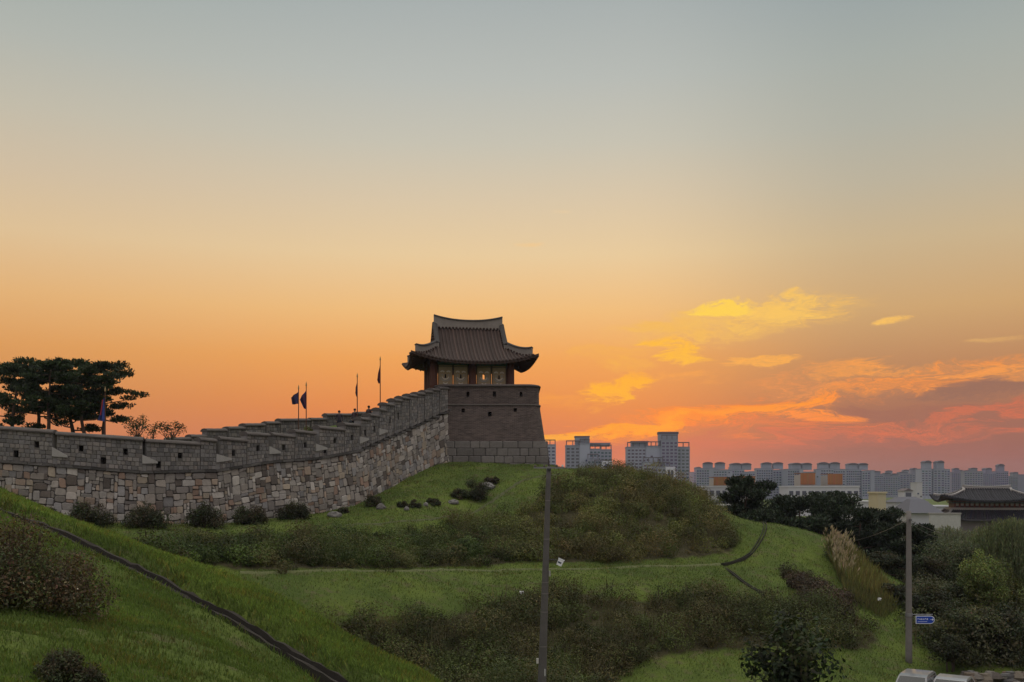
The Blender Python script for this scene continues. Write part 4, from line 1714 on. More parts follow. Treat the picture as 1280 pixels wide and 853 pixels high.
def willow(label, base, height, rx, seed, group, tone=(0.05, 0.062, 0.035), strands=420):
    rng = np.random.default_rng(seed)
    rnd = random.Random(seed)
    root = tag(empty('willow_tree', base), label, 'willow tree', group)
    mb = MB()
    top = Vector((0, 0, height * 0.55))
    mb.tube([(0, 0, -0.3), (rnd.uniform(-.2, .2), 0.1, height * 0.3), top], [height * .035, height * .03, height * .022], 8, (0.07, 0.055, 0.045))
    P_, C_, S_ = [], [], []
    heads = []
    for k in range(16):
        an = rnd.random() * 6.28
        rr = math.sqrt(rnd.random()) * rx * 0.75
        h = height * (0.97 - 0.30 * (rr / rx) ** 2) - rnd.random() * height * 0.12
        heads.append((Vector((math.cos(an) * rr, math.sin(an) * rr, h)), rnd.uniform(0.75, 1.35)))
        mb.tube([top, top.lerp(heads[-1][0], 0.5) + Vector((0, 0, height * 0.06)), heads[-1][0]], [height * .014, height * .009, 0.02], 5, (0.07, 0.055, 0.045))
    for k in range(strands):
        h, tn = heads[rnd.randrange(len(heads))]
        a = rng.normal(size=2) * rx * 0.22
        p0 = np.array([h.x + a[0], h.y + a[1], h.z - 0.6 * (a @ a) / rx + rnd.uniform(-.2, .25)])
        L = min(height * rnd.uniform(0.18, 0.55), p0[2] - 0.3)
        m = int(L / 0.10)
        t = np.arange(m) / max(m, 1)
        out = np.array([p0[0], p0[1]])
        sway = rng.normal(size=2) * 0.12
        pts = np.stack([p0[0] + (out[0] / rx * 0.25 + sway[0]) * t, p0[1] + (out[1] / rx * 0.25 + sway[1]) * t, p0[2] - L * t], 1) + rng.normal(size=(m, 3)) * 0.05
        P_.append(pts)
        C_.append(vary(np.array(tone) * tn, m, 0.25, 0.08, rng))
        S_.append(rng.uniform(0.16, 0.30, m))
    mb.build('trunk', M_BARK, root, smooth=True)
    Pp = np.concatenate(P_)
    V = leaf_quads(Pp, np.concatenate(S_), 0.26, 0.75, np.tile([0., 0, -1], (len(Pp), 1)), rng)
    quads_mesh('crown', V, np.concatenate(C_), M_LEAF, root)
    return root


# pines inside the wall at the left
GP = 'pines standing inside the wall'
bank_z = lambda px, d: PZ(560, d)
PINES = [(-70, 84, 452, 3.0, 0.0, 'pine with a dark wide crown cut by the left picture edge'),
         (18, 80, 452, 3.1, 0.02, 'first whole pine from the left behind the wall, drooping lower boughs'),
         (47, 85, 448, 3.0, -0.02, 'second whole pine from the left, straight trunk in the middle of the grove'),
         (68, 79, 450, 2.8, 0.06, 'slim slanting pine behind the wall, trunk bare below its crown'),
         (92, 83, 447, 3.2, 0.0, 'broad pine behind the wall directly left of the blue banner'),
         (108, 80, 455, 2.7, -0.03, 'dense low pine whose trunk stands close beside the blue banner'),
         (130, 82, 452, 3.2, 0.03, 'rightmost pine of the grove, leaning trunk right of the blue banner')]
for k, (px, d, top, sp, lean, lab) in enumerate(PINES):
    z0 = PZ(562, d)
    h = PZ(top, d) - z0
    pine(lab, (PX(px - lean * h * F / d, d) + 0, d, z0), h, sp * 0.94, 40 + k, GP, tone=(0.026, 0.038, 0.016), bare=0.36 if k not in (1, 4) else 0.2, lean=lean, tufts=165, limbs=17, flat=0.30, tuft=0.32)
broadleaf('small_tree', 'thin leafy young tree against the sky right of the pines', 'tree', (PX(172, 74), 74, PZ(570, 74)), PZ(512, 74) - PZ(570, 74), 1.35, 1.35, 71, 'thin young trees behind the wall', ((0.03, 0.035, 0.014), (0.04, 0.045, 0.016)), 0.15, 800, 20, 0.3)
broadleaf('small_tree', 'thin bushy young tree nearest the far battlements', 'tree', (PX(212, 75), 75, PZ(570, 75)), PZ(519, 75) - PZ(570, 75), 1.45, 1.2, 72, 'thin young trees behind the wall', ((0.03, 0.035, 0.014), (0.045, 0.045, 0.016)), 0.15, 800, 20, 0.3)
broadleaf('small_tree', 'short sapling between the two thin young trees', 'tree', (PX(192, 77), 77, PZ(568, 77)), PZ(528, 77) - PZ(568, 77), 0.8, 0.9, 73, 'thin young trees behind the wall', ((0.03, 0.035, 0.014),), 0.15, 160, 8, 0.3)
broadleaf('bush', 'yellow green bush showing in the gap of the far battlements', 'bush', (PX(387, 84), 84, PZ(556, 84)), 1.9, 0.7, 0.9, 74, None, ((0.08, 0.085, 0.02),), 0.12, 900, 10, 0.2, stems=3, crown_name='foliage')


def dense_bush(px, d, w, h, seed, label, tones, leaf, n, clumps, flowers=0, depth=None, name='shrub', cat='bush', group=None, aspect=0.5):
    """broad bush resting on the slope, built of many clumps that follow the ground"""
    rng = np.random.default_rng(seed)
    rnd = random.Random(seed)
    x0 = PX(px, d)
    base = Vector((x0, d, tz1(x0, d)))
    root = tag(empty(name, base), label, cat, group)
    depth = depth or w * 0.7
    P_, C_, S_, D_ = [], [], [], []
    mb = MB()
    per = n // clumps
    for k in range(clumps):
        an = rnd.random() * 6.283
        rr = math.sqrt(rnd.random()) * 0.86
        ux, uy = math.cos(an) * rr, math.sin(an) * rr
        lx, ly = ux * w / 2, uy * depth / 2
        gz = tz1(x0 + lx, d + ly) - base.z
        hh = h * math.sqrt(max(0.08, 1 - rr * rr)) * rnd.uniform(0.75, 1.08)
        r = rnd.uniform(0.16, 0.28) * h
        zc = gz + max(r * 0.6, (hh - r) * rnd.random() ** 0.5)
        p, v = clump_points((lx, ly, zc), (r * 1.25, r * 1.25, r), per, rng, 0.35)
        tone = np.array(tones[rnd.randrange(len(tones))]) * rnd.uniform(0.65, 1.4)
        # tone drifts from green on the left to russet on the right
        P_.append(p)
        D_.append(v)
        C_.append(vary(tone, per, 0.3, 0.13, rng))
        S_.append(rng.uniform(0.55, 1.3, per) * leaf)
        b0 = Vector((lx * 0.4, ly * 0.4, gz - 0.05))
        mb.tube([b0, b0.lerp(Vector((lx, ly, zc)), 0.6) + Vector((0, 0, .05)), (lx, ly, zc + r * 0.6)], [0.018, 0.012, 0.004], 4, (0.06, 0.042, 0.03))
        for _ in range(3):
            q = Vector((lx + rng.normal() * r * .5, ly + rng.normal() * r * .5, zc + r * rnd.uniform(.9, 1.5)))
            mb.tube([(lx, ly, zc), q], [0.006, 0.002], 3, (0.08, 0.05, 0.03), cap=False)
    mb.build('stem', M_BARK, root)
    V = leaf_quads(np.concatenate(P_), np.concatenate(S_), aspect, rng=rng, normal=np.concatenate(D_) + [0, 0, 0.4])
    C = np.concatenate(C_)
    if flowers:
        k = rng.integers(0, len(C), flowers)
        C[k] = (0.5, 0.46, 0.34)
    quads_mesh('foliage', V, C, M_LEAF, root)
    return root


def ground_bush(px, py, d, w, h, seed, label, group, tones, leaf, n, clumps=34):
    return dense_bush(px, d, w, h, seed, label, tones, leaf, n, clumps, group=group)


T_DK = ((0.030, 0.038, 0.017), (0.044, 0.043, 0.020), (0.038, 0.048, 0.020), (0.05, 0.04, 0.022))
T_RED = ((0.060, 0.040, 0.020), (0.045, 0.042, 0.018), (0.075, 0.045, 0.022), (0.035, 0.040, 0.016))
GW = 'round shrubs along the foot of the wall'
for k, (px, d, w, h, lab) in enumerate([
        (60, 58.2, 1.3, 1.1, 'low pale green shrub at the wall foot, half hidden by the grass crest'),
        (114, 58.5, 2.5, 1.35, 'wide dark shrub, leftmost of the five big ones under the wall'),
        (187, 59.2, 2.4, 1.6, 'tallest dark shrub under the wall, second of the five big ones'),
        (257, 61.2, 2.0, 1.5, 'dark shrub under the wall, middle one of the five big ones'),
        (313, 63.5, 1.75, 1.3, 'dark shrub under the wall, fourth of the five big ones from the left'),
        (366, 66.8, 1.85, 1.4, 'dark shrub under the wall, rightmost of the five big ones')]):
    ground_bush(px, 0, d, w * 1.18, h * 1.18, 90 + k, lab, GW, T_DK if k else ((0.05, 0.055, 0.022),), 0.12, 5200, clumps=34)
GS = 'small shrubs scattered on the green slope'
for k, (px, d, w, h, lab) in enumerate([
        (429, 70.5, 0.9, 0.55, 'tiny tuft of shrub beside the small pale rock near the wall'),
        (467, 72.5, 1.25, 1.15, 'upright dark shrub at the wall foot where the wall starts to climb'),
        (504, 72.0, 0.9, 0.6, 'left one of a pair of tiny dark shrubs on the upper terrace'),
        (519, 72.2, 0.8, 0.62, 'right one of a pair of tiny dark shrubs on the upper terrace'),
        (543, 73.6, 1.3, 0.55, 'flat little shrub halfway up the slope to the bastion'),
        (574, 75.6, 1.3, 0.9, 'low dark shrub leaning on the left of the big slope shrub'),
        (594, 75.8, 2.0, 1.95, 'largest shrub on the slope below the bastion'),
        (614, 78.8, 1.5, 0.75, 'reddish shrub lying above the rock below the bastion')]):
    ground_bush(px, 0, d, w, h, 110 + k, lab, GS, T_DK if k != 7 else ((0.05, 0.03, 0.02), (0.03, 0.025, 0.014)), 0.10, 2200 if w < 1.6 else 6000, clumps=22)


# ---- banks covered with mixed shrubs: nobody could count these
def shrub_cover(name, polys, yr, n_blob, hgt, leaf, per, seed, tones, xr=(-30, 45), wisps=0):
    rng = np.random.default_rng(seed)
    cx, cy = [], []
    tot = 0
    while tot < n_blob:
        x = rng.uniform(*xr, 20000)
        y = rng.uniform(*yr, 20000)
        z = tz(x, y, False)
        px, py = 640 + x / y * F, HY - z / y * F
        px2 = px + (fbm(x * 0.9, y * 0.9, 5) - 0.5) * 18
        py2 = py + (fbm(x * 0.9, y * 0.9, 15) - 0.5) * 12
        k = np.zeros(len(x), bool)
        for poly in polys:
            k |= in_poly(px2, py2, poly)
        cx.append(x[k])
        cy.append(y[k])
        tot += k.sum()
    x, y = np.concatenate(cx)[:n_blob], np.concatenate(cy)[:n_blob]
    z = tz(x, y)
    big = fbm(x * 0.35, y * 0.35, seed)
    P_, C_, S_, D_ = [], [], [], []
    tn = np.array(tones)
    for i in range(n_blob):
        h = hgt * (0.30 + 1.1 * rng.random() ** 1.6 + (0.7 if rng.random() < 0.06 else 0)) * (0.6 + 0.8 * big[i])
        r = h * rng.uniform(0.45, 0.95) + 0.10
        m = max(8, int(per * (h / hgt) ** 1.5))
        p, v = clump_points((x[i], y[i], z[i] + h * 0.42), (r, r, h * 0.62), m, rng, 0.4)
        ti = int(np.clip((fbm(np.array([x[i] * .5]), np.array([y[i] * .5]), seed + 3)[0] * 1.5 - 0.25 + rng.normal() * .16) * len(tn), 0, len(tn) - 1))
        P_.append(p)
        D_.append(v)
        C_.append(vary(tn[ti] * rng.uniform(0.4, 1.8), m, 0.18, 0.06, rng))
        S_.append(rng.uniform(0.6, 1.3, m) * leaf * rng.uniform(0.75, 1.5))
    Pp = np.concatenate(P_)
    V = leaf_quads(Pp, np.concatenate(S_), 0.5, rng=rng, normal=np.concatenate(D_) + [0, 0, 0.35])
    Cc = np.concatenate(C_)
    if wisps:
        w = rng.integers(0, n_blob, wisps)
        wp = np.stack([x[w] + rng.normal(size=wisps) * .3, y[w] + rng.normal(size=wisps) * .3, z[w]], 1)
        L = rng.uniform(0.6, 1.5, wisps) * hgt
        wp[:, 2] += L * 0.5
        V2 = leaf_quads(wp, L, 0.035, 0.9, unit(np.stack([rng.normal(size=wisps) * .25, rng.normal(size=wisps) * .25, np.ones(wisps)], 1)), rng)
        V = np.concatenate([V, V2])
        Cc = np.concatenate([Cc, vary((0.10, 0.085, 0.045), wisps, 0.3, 0.1, rng)])
    o = quads_mesh(name, V, Cc, M_LEAF)
    return tag(o, kind='stuff')


TB = [(0.037, 0.035, 0.018), (0.050, 0.048, 0.020), (0.069, 0.046, 0.025), (0.083, 0.044, 0.029), (0.062, 0.058, 0.025), (0.046, 0.044, 0.018)]
TB = [(0.042, 0.064, 0.017), (0.055, 0.079, 0.020), (0.069, 0.074, 0.023), (0.078, 0.069, 0.025), (0.065, 0.092, 0.022), (0.048, 0.072, 0.017)]
BANK_MID = [(150, 684), (250, 678), (400, 672), (520, 666), (600, 668), (640, 676), (670, 700), (600, 708), (520, 710), (400, 712), (300, 712), (190, 695)]
BANK_R = [(560, 652), (620, 650), (660, 640), (684, 606), (730, 594), (780, 592), (832, 604), (872, 622), (905, 645), (922, 675), (912, 692), (860, 697), (780, 702), (690, 704), (640, 700), (600, 690)]
BANK_LOW = [(372, 776), (440, 779), (560, 772), (630, 752), (660, 744), (720, 742), (800, 753), (870, 745), (930, 750), (1000, 756), (1060, 764), (1098, 798), (1086, 812), (1000, 808), (900, 812), (830, 820), (780, 838), (752, 875), (560, 900), (470, 838)]
BANK_S = [(974, 712), (1000, 716), (1040, 742), (1070, 765), (1050, 778), (1005, 750)]
tag(shrub_cover('undergrowth', [BANK_MID], (45, 78), 700, 0.9, 0.10, 320, 201, TB, (-30, 5)), 'dark band of mixed low shrubs along the bank under the wall terrace', 'shrubs')
tag(shrub_cover('undergrowth', [BANK_R], (58, 90), 1150, 0.9, 0.10, 290, 202, [(0.087, 0.101, 0.025), (0.104, 0.108, 0.030), (0.099, 0.084, 0.030), (0.074, 0.090, 0.024), (0.114, 0.104, 0.033), (0.099, 0.074, 0.028)], (-8, 22), 2500), 'rough green and rust shrubs covering the round mound below the bastion', 'shrubs')
tag(shrub_cover('undergrowth', [BANK_LOW], (42, 66), 1050, 1.0, 0.095, 310, 203, [(0.048, 0.059, 0.019), (0.063, 0.077, 0.022), (0.072, 0.063, 0.024), (0.070, 0.084, 0.025), (0.079, 0.068, 0.026)], (-16, 26), 1200), 'wide thicket of dark shrubs across the lower hillside', 'shrubs')
tag(shrub_cover('undergrowth', [BANK_S], (50, 72), 170, 0.7, 0.13, 140, 204, [(0.06, 0.04, 0.026), (0.04, 0.036, 0.02)], (15, 30)), 'narrow brown strip of shrubs running down the right slope', 'shrubs')
EXCL = [BANK_MID, BANK_R, BANK_LOW, BANK_S]


# ---- grass blades
def grass(label, xr, yr, n, h, w, seed, tone, cond, patch=0.5, tall=0.0):
    rng = np.random.default_rng(seed)
    x = rng.uniform(*xr, n)
    y = rng.uniform(*yr, n)
    z0 = tz(x, y, False)
    px, py = 640 + x / y * F, HY - z0 / y * F
    k = cond(px, py, x, y)
    x, y = x[k], y[k]
    z = tz(x, y)
    k = np.isfinite(z)
    n = len(x)
    pn = fbm(x * patch, y * patch, seed)
    pn2 = fbm(x * patch * 4, y * patch * 4, seed + 1)
    kp = rng.random(n) < np.clip((pn - 0.30) * 4.0, 0.25, 1)
    x, y, z, pn, pn2 = x[kp], y[kp], z[kp], pn[kp], pn2[kp]
    n = len(x)
    L = h * rng.uniform(0.5, 1.25, n) * (0.55 + 0.9 * pn2)
    a = rng.uniform(0, 2 * np.pi, n)
    ln = rng.uniform(0.1, 0.7, n) * L
    la = a + rng.normal(size=n) * 0.6
    bx, by = np.cos(a) * w / 2, np.sin(a) * w / 2
    tipx, tipy = -np.sin(la) * ln, np.cos(la) * ln
    V = np.empty((n, 4, 3))
    V[:, 0] = np.stack([x - bx, y - by, z - 0.02], 1)
    V[:, 1] = np.stack([x + bx, y + by, z - 0.02], 1)
    V[:, 2] = np.stack([x + bx * .7 + tipx * .4, y + by * .7 + tipy * .4, z + L * 0.6], 1)
    V[:, 3] = np.stack([x + tipx, y + tipy, z + L], 1)
    t = np.array(tone)
    c = t * (0.35 + 1.35 * pn[:, None]) * (1 + 0.25 * rng.normal(size=(n, 1))).clip(.4, 1.8)
    dry = (pn2 > 0.60) & (rng.random(n) < 0.5)
    c[dry] = c[dry] * [1.25, 0.85, 0.9]
    c[rng.random(n) < 0.06] *= [1.6, 1.15, 1.1]
    return tag(quads_mesh('grass', V, c, M_GRASS), label, 'grass', kind='stuff')


def not_shrub(px, py):
    k = np.ones(len(px), bool)
    for p in EXCL:
        k &= ~in_poly(px, py, p)
    return k


dpts = np.array([tuple(P(*q)) for q in DRAIN_A])


def off_drain(x, y, w):
    best = np.full(len(x), 9.0)
    for a, b in zip(dpts[:-1], dpts[1:]):
        dx, dy = b[0] - a[0], b[1] - a[1]
        t = np.clip(((x - a[0]) * dx + (y - a[1]) * dy) / (dx * dx + dy * dy), 0, 1)
        best = np.minimum(best, np.hypot(x - a[0] - t * dx, y - a[1] - t * dy))
    return best > w


NEAR = lambda px, py, x, y: (px > -420) & (px < 640) & off_drain(x, y, 0.16) & (y < 31)
grass('short ragged grass of the near bank', (-22, 1), (10, 31), 720000, 0.075, 0.014, 301, (0.100, 0.148, 0.032), NEAR)
CR = np.array([tuple(P(*q)) for q in CREST])
crest_y = lambda x: np.interp(x, CR[:, 0], CR[:, 1])
grass('taller grass along the brow of the near bank, backlight put into its colour', (-16, 0), (22, 31), 130000, 0.12, 0.015, 302, (0.140, 0.200, 0.042), lambda px, py, x, y: (y > crest_y(x) - 3.2) & (y < crest_y(x) + 0.8) & off_drain(x, y, 0.17))  # lighter blade colour carries the skylit, backlit look of the brow
grass('long grass hanging over both edges of the near drain', (-16, 0), (20.5, 28), 60000, 0.15, 0.014, 304, (0.090, 0.132, 0.030), lambda px, py, x, y: off_drain(x, y, 0.12) & ~off_drain(x, y, 0.42))


def wall_front(px, py, x, y):
    dw = np.interp(px, WP[:, 0], WP[:, 1])
    return (y < dw - 0.3)
grass('mown grass of the fortress hill', (-26, 34), (44, 88), 380000, 0.11, 0.03, 303, (0.090, 0.128, 0.034), lambda px, py, x, y: (px > 60) & (px < 1180) & not_shrub(px, py) & wall_front(px, py, x, y) & ~((y > 86.2) & (x < 3.2)))

# bare litter-covered soil under the thickets
gm = ground.data
co = np.empty(len(gm.vertices) * 3, np.float32)
gm.vertices.foreach_get('co', co)
co = co.reshape(-1, 3)
yy = np.maximum(co[:, 1], 1)
spx, spy = 640 + co[:, 0] / yy * F, HY - co[:, 2] / yy * F
soil = np.zeros(len(co), np.float32)
for p in EXCL:
    soil[in_poly(spx, spy, p) & (co[:, 1] > 40) & (co[:, 1] < 92)] = 0.9
gm.attributes.new('soil', 'FLOAT', 'POINT').data.foreach_set('value', soil)

# ---- near shrubs
dense_bush(18, 18.2, 3.7, 1.75, 401, 'big russet and green bush on the near bank at the left picture edge', [(0.085, 0.062, 0.030), (0.070, 0.074, 0.027), (0.10, 0.066, 0.034), (0.060, 0.070, 0.025), (0.072, 0.060, 0.030)], 0.062, 30000, 120, 30)
dense_bush(84, 13.0, 1.0, 0.52, 402, 'small dark rounded bush low on the near bank', [(0.045, 0.045, 0.02), (0.06, 0.05, 0.024), (0.038, 0.048, 0.018)], 0.045, 8000, 40)
for k, (px, d, s, lab) in enumerate([(40, 12.35, 0.17, 'pale blue grey boulder peeping out left below the small near bush'), (70, 12.3, 0.22, 'pale wide boulder under the small near bush at the bottom edge')]):
    pass


def rock(px, d, w, h, seed, label, col=(0.155, 0.147, 0.138), group=None, dz=0.0):
    rnd = random.Random(seed)
    bm_ = bmesh.new()
    bmesh.ops.create_icosphere(bm_, subdivisions=3, radius=1)
    for v in bm_.verts:
        n = v.co.normalized()
        k = 1 + 0.32 * (fbm(np.array([n.x * 1.7 + seed]), np.array([n.y * 1.7 + n.z * 2.3]), seed)[0] - 0.5) * 2
        q = n * k
        q.z = max(q.z, -0.5)
        # flatten a few facets
        q.x = round(q.x * 3.2) / 3.2 * 0.5 + q.x * 0.5
        v.co = Vector((q.x * w * .40, q.y * w * 0.32, q.z * h * .8))
    me_ = bpy.data.meshes.new('rock')
    bm_.to_mesh(me_)
    bm_.free()
    at = me_.color_attributes.new('col', 'FLOAT_COLOR', 'POINT')
    c = np.ones((len(me_.vertices), 4), np.float32)
    c[:, :3] = col
    at.data.foreach_set('color', c.ravel())
    me_.materials.append(M_STONE)
    o = bpy.data.objects.new('rock', me_)
    x = PX(px, d)
    o.location = (x, d, tz1(x, d) + h * 0.25 + dz)
    o.rotation_euler = (0, 0, rnd.uniform(-.6, .6))
    link(o)
    return tag(o, label, 'rock', group)


GR = 'pale rocks lying on the upper slope'
rock(418, 68.6, 1.3, 0.36, 1, 'pale flat rock in the grass near the wall foot', group=GR)
rock(508, 71.4, 0.5, 0.28, 2, 'tiny pale stone between the pair of tiny shrubs', group=GR)
rock(532, 73.0, 0.5, 0.25, 3, 'small grey stone at the left end of the flat little shrub', (0.2, 0.19, 0.18), GR)
rock(567, 74.4, 1.0, 0.3, 4, 'pale flat rock below the largest slope shrub', group=GR)
rock(608, 77.9, 1.5, 0.42, 5, 'large pale rock under the reddish shrub below the bastion', group=GR)
rock(476, 71.6, 0.9, 0.4, 6, 'dark stone beside the upright shrub where the wall climbs', (0.13, 0.12, 0.11), GR)
rock(42, 12.0, 0.26, 0.15, 7, 'pale blue grey boulder left below the small near bush', (0.30, 0.33, 0.38))
rock(72, 11.9, 0.40, 0.12, 8, 'wide pale boulder under the small near bush', (0.26, 0.28, 0.31))

# ---- trees on the right
GRP = 'dark pines behind the grassy mound'
for k, (px, d, top, sp, lab) in enumerate([
        (928, 96, 594, 3.0, 'spiky topped pine, tallest and leftmost of the dark grove behind the mound'),
        (968, 100, 622, 3.4, 'dark pine in the grove directly right of the spiky topped one'),
        (1003, 94, 619, 3.2, 'dark pine in front of the long white building, with a pointed crown'),
        (1040, 98, 618, 3.2, 'dark pine under the right end of the long white building'),
        (1072, 92, 636, 3.2, 'broad dark pine rising above the pale plumed reeds'),
        (1104, 96, 636, 2.9, 'dark pine in front of the yellow block with pale roofs showing through it'),
        (948, 88, 640, 2.6, 'low dark pine just beyond the brow of the mound at its left end'),
        (1020, 87, 645, 2.8, 'low dark pine just beyond the middle of the mound'),
        (1128, 84, 655, 2.6, 'dark pine directly behind the signposted pole')]):
    x = PX(px, d)
    z = tz1(x, d)
    pine(lab, (x, d, z), PZ(top, d) - z, sp * 1.2, 500 + k, GRP, tone=(0.022, 0.031, 0.016), bare=0.10 if k else 0.25, tufts=260, limbs=22 if k else 20, flat=0.52, tuft=0.40, spire=(k in (0,)))
T_G = ((0.028, 0.038, 0.018), (0.036, 0.046, 0.02), (0.022, 0.03, 0.014))


def rtree(name, label, cat, px, d, top, w, seed, tones, leaf, n, group=None, clumps=30, base_py=None, trunk_h=0.25, crown=None, stems=1):
    x = PX(px, d)
    z = tz1(x, d)
    h = PZ(top, d) - z
    return broadleaf(name, label, cat, (x, d, z), h, w / 2, min(h * 0.47, h * 0.47), seed, group, tones, leaf, n, clumps, trunk_h, stems=stems, crown_name='crown' if crown is None else crown)


x, d = PX(1187, 88), 88
willow('greyish willow in front of the pale fence left of the gate pavilion', (x, d, tz1(x, d)), PZ(645, d) - tz1(x, d), 3.9, 601, 'willows below the gate pavilion', (0.160, 0.170, 0.110), 1500)
x, d = PX(1268, 80), 80
willow('large drooping willow at the right picture edge', (x, d, tz1(x, d)), PZ(640, d) - tz1(x, d), 3.7, 602, 'willows below the gate pavilion', (0.115, 0.132, 0.064), 1700)
x, d = PX(1222, 96), 96
willow('distant low willow just under the gate pavilion', (x, d, tz1(x, d)), PZ(655, d) - tz1(x, d), 3.2, 603, 'willows below the gate pavilion', (0.14, 0.15, 0.08), 1100)
rtree('round_tree', 'bright yellow green round tree between the two willows', 'tree', 1229, 62, 682, 3.1, 611, ((0.150, 0.175, 0.050), (0.120, 0.145, 0.040), (0.10, 0.125, 0.038)), 0.12, 16000, clumps=60)
rtree('leafy_tree', 'grey green rounded tree beside the left willow', 'tree', 1172, 78, 668, 4.2, 613, ((0.085, 0.095, 0.05), (0.07, 0.082, 0.042)), 0.15, 9000, clumps=44)
rtree('leafy_tree', 'tall olive tree beneath the right half of the gate pavilion', 'tree', 1206, 74, 672, 3.8, 614, ((0.08, 0.09, 0.045), (0.066, 0.075, 0.036)), 0.15, 8000, clumps=40)
rtree('small_tree', 'yellowish leafy sapling at the right below the round tree', 'tree', 1264, 62, 712, 2.0, 612, ((0.075, 0.075, 0.016), (0.05, 0.056, 0.018)), 0.13, 2600, clumps=18)
GB = 'dark bushy trees at the foot of the right slope'
for k, (px, d, top, w, lab) in enumerate([
        (1160, 72, 690, 3.4, 'dark bushy tree right of the pole, behind its top half'),
        (1105, 74, 690, 3.2, 'dark bushy tree left of the pole, behind the reeds'),
        (1165, 60, 728, 3.4, 'dark leafy tree directly behind the blue road sign'),
        (1120, 64, 728, 2.2, 'dark shrubby tree left of the pole at the end of the reeds'),
        (1205, 64, 722, 3.0, 'dark tree under the round bright one'),
        (1255, 55, 748, 3.6, 'dark broad tree at the right edge above the rubble wall')]):
    rtree('bushy_tree', lab, 'tree', px, d, top, w, 620 + k, ((0.030, 0.034, 0.018), (0.040, 0.039, 0.018), (0.052, 0.044, 0.02), (0.032, 0.042, 0.019)), 0.16, 5200, GB, 30)
rtree('bushy_tree', 'olive green bushy tree with pale leaf tips above the parked cars', 'tree', 1212, 55.5, 752, 4.2, 631, ((0.075, 0.080, 0.036), (0.09, 0.088, 0.04), (0.055, 0.06, 0.03), (0.045, 0.05, 0.024)), 0.15, 11000, GB, 46)
rtree('bushy_tree', 'dark bush right behind the parked cars', 'bush', 1188, 53.5, 790, 2.6, 632, ((0.026, 0.030, 0.014), (0.036, 0.036, 0.016)), 0.13, 4200, None, 24, stems=3)
# near broadleaf tree whose top enters the frame at the bottom
rtree('broadleaf_tree', 'big leaved dark tree rising from the bottom edge before the thicket', 'tree', 988, 33, 752, 3.3, 641, ((0.020, 0.032, 0.014), (0.026, 0.038, 0.016), (0.034, 0.042, 0.016), (0.02, 0.026, 0.012)), 0.21, 5200, clumps=44)

# ---- tall reeds with pale plumes on the far end of the mound
def reeds(label, poly, yr, xr, n, h, seed, plume=0.3, tone=(0.075, 0.075, 0.026)):
    rng = np.random.default_rng(seed)
    x = rng.uniform(*xr, n * 40)
    y = rng.uniform(*yr, n * 40)
    z = tz(x, y, False)
    px, py = 640 + x / y * F, HY - z / y * F
    k = in_poly(px, py, poly)
    x, y, px = x[k][:n], y[k][:n], px[k][:n]
    z = tz(x, y)
    n = len(x)
    tx0 = (px - px.min()) / (px.max() - px.min())
    L = h * rng.uniform(0.6, 1.2, n) * (1.15 - 0.5 * tx0)
    dirn = unit(np.stack([rng.normal(size=n) * .22 + .05, rng.normal(size=n) * .22, np.ones(n)], 1))
    c = np.stack([x, y, z], 1) + dirn * L[:, None] * 0.5
    V = leaf_quads(c, L, 0.045, 0.97, dirn, rng)
    C = vary(tone, n, 0.3, 0.1, rng)
    k = rng.random(n) < plume * np.clip(1.25 - (3.2 * tx0 if plume < .5 else 0), 0, 1)
    t = (np.stack([x, y, z], 1) + dirn * (L[:, None] * 1.02))[k]
    pl = np.repeat(t, 5, 0) + rng.normal(size=(len(t) * 5, 3)) * [.05, .05, .10]
    V2 = leaf_quads(pl, rng.uniform(0.22, 0.42, len(pl)), 0.22, 0.8, np.repeat(dirn[k], 5, 0), rng)
    C2 = vary((0.34, 0.27, 0.19), len(pl), 0.2, 0.05, rng)
    V = np.concatenate([V, V2])
    C = np.concatenate([C, C2])
    return tag(quads_mesh('reeds', V, C, M_GRASS), label, 'reeds', kind='stuff')


reeds('tall reeds with pale feathery plumes on the end of the mound', [(1033, 690), (1052, 692), (1090, 720), (1128, 752), (1120, 762), (1085, 752), (1050, 730)], (60, 80), (18, 34), 6500, 1.3, 701, 0.30, (0.165, 0.150, 0.052))
reeds('low yellow grass along the foot of the reed bed', [(1040, 700), (1075, 735), (1120, 765), (1105, 775), (1060, 752)], (58, 76), (18, 34), 4200, 0.8, 702, 0.0, (0.12, 0.115, 0.042))
reeds('pale plumed grass clump among the dark trees at the right', [(1222, 765), (1262, 765), (1262, 790), (1222, 790)], (56, 75), (24, 40), 500, 1.6, 703, 0.8, (0.10, 0.085, 0.05))
ground_bush(1049, 0, 69.5, 1.9, 1.9, 711, 'round dark shrub standing in front of the pale reeds', None, T_DK, 0.10, 3600)

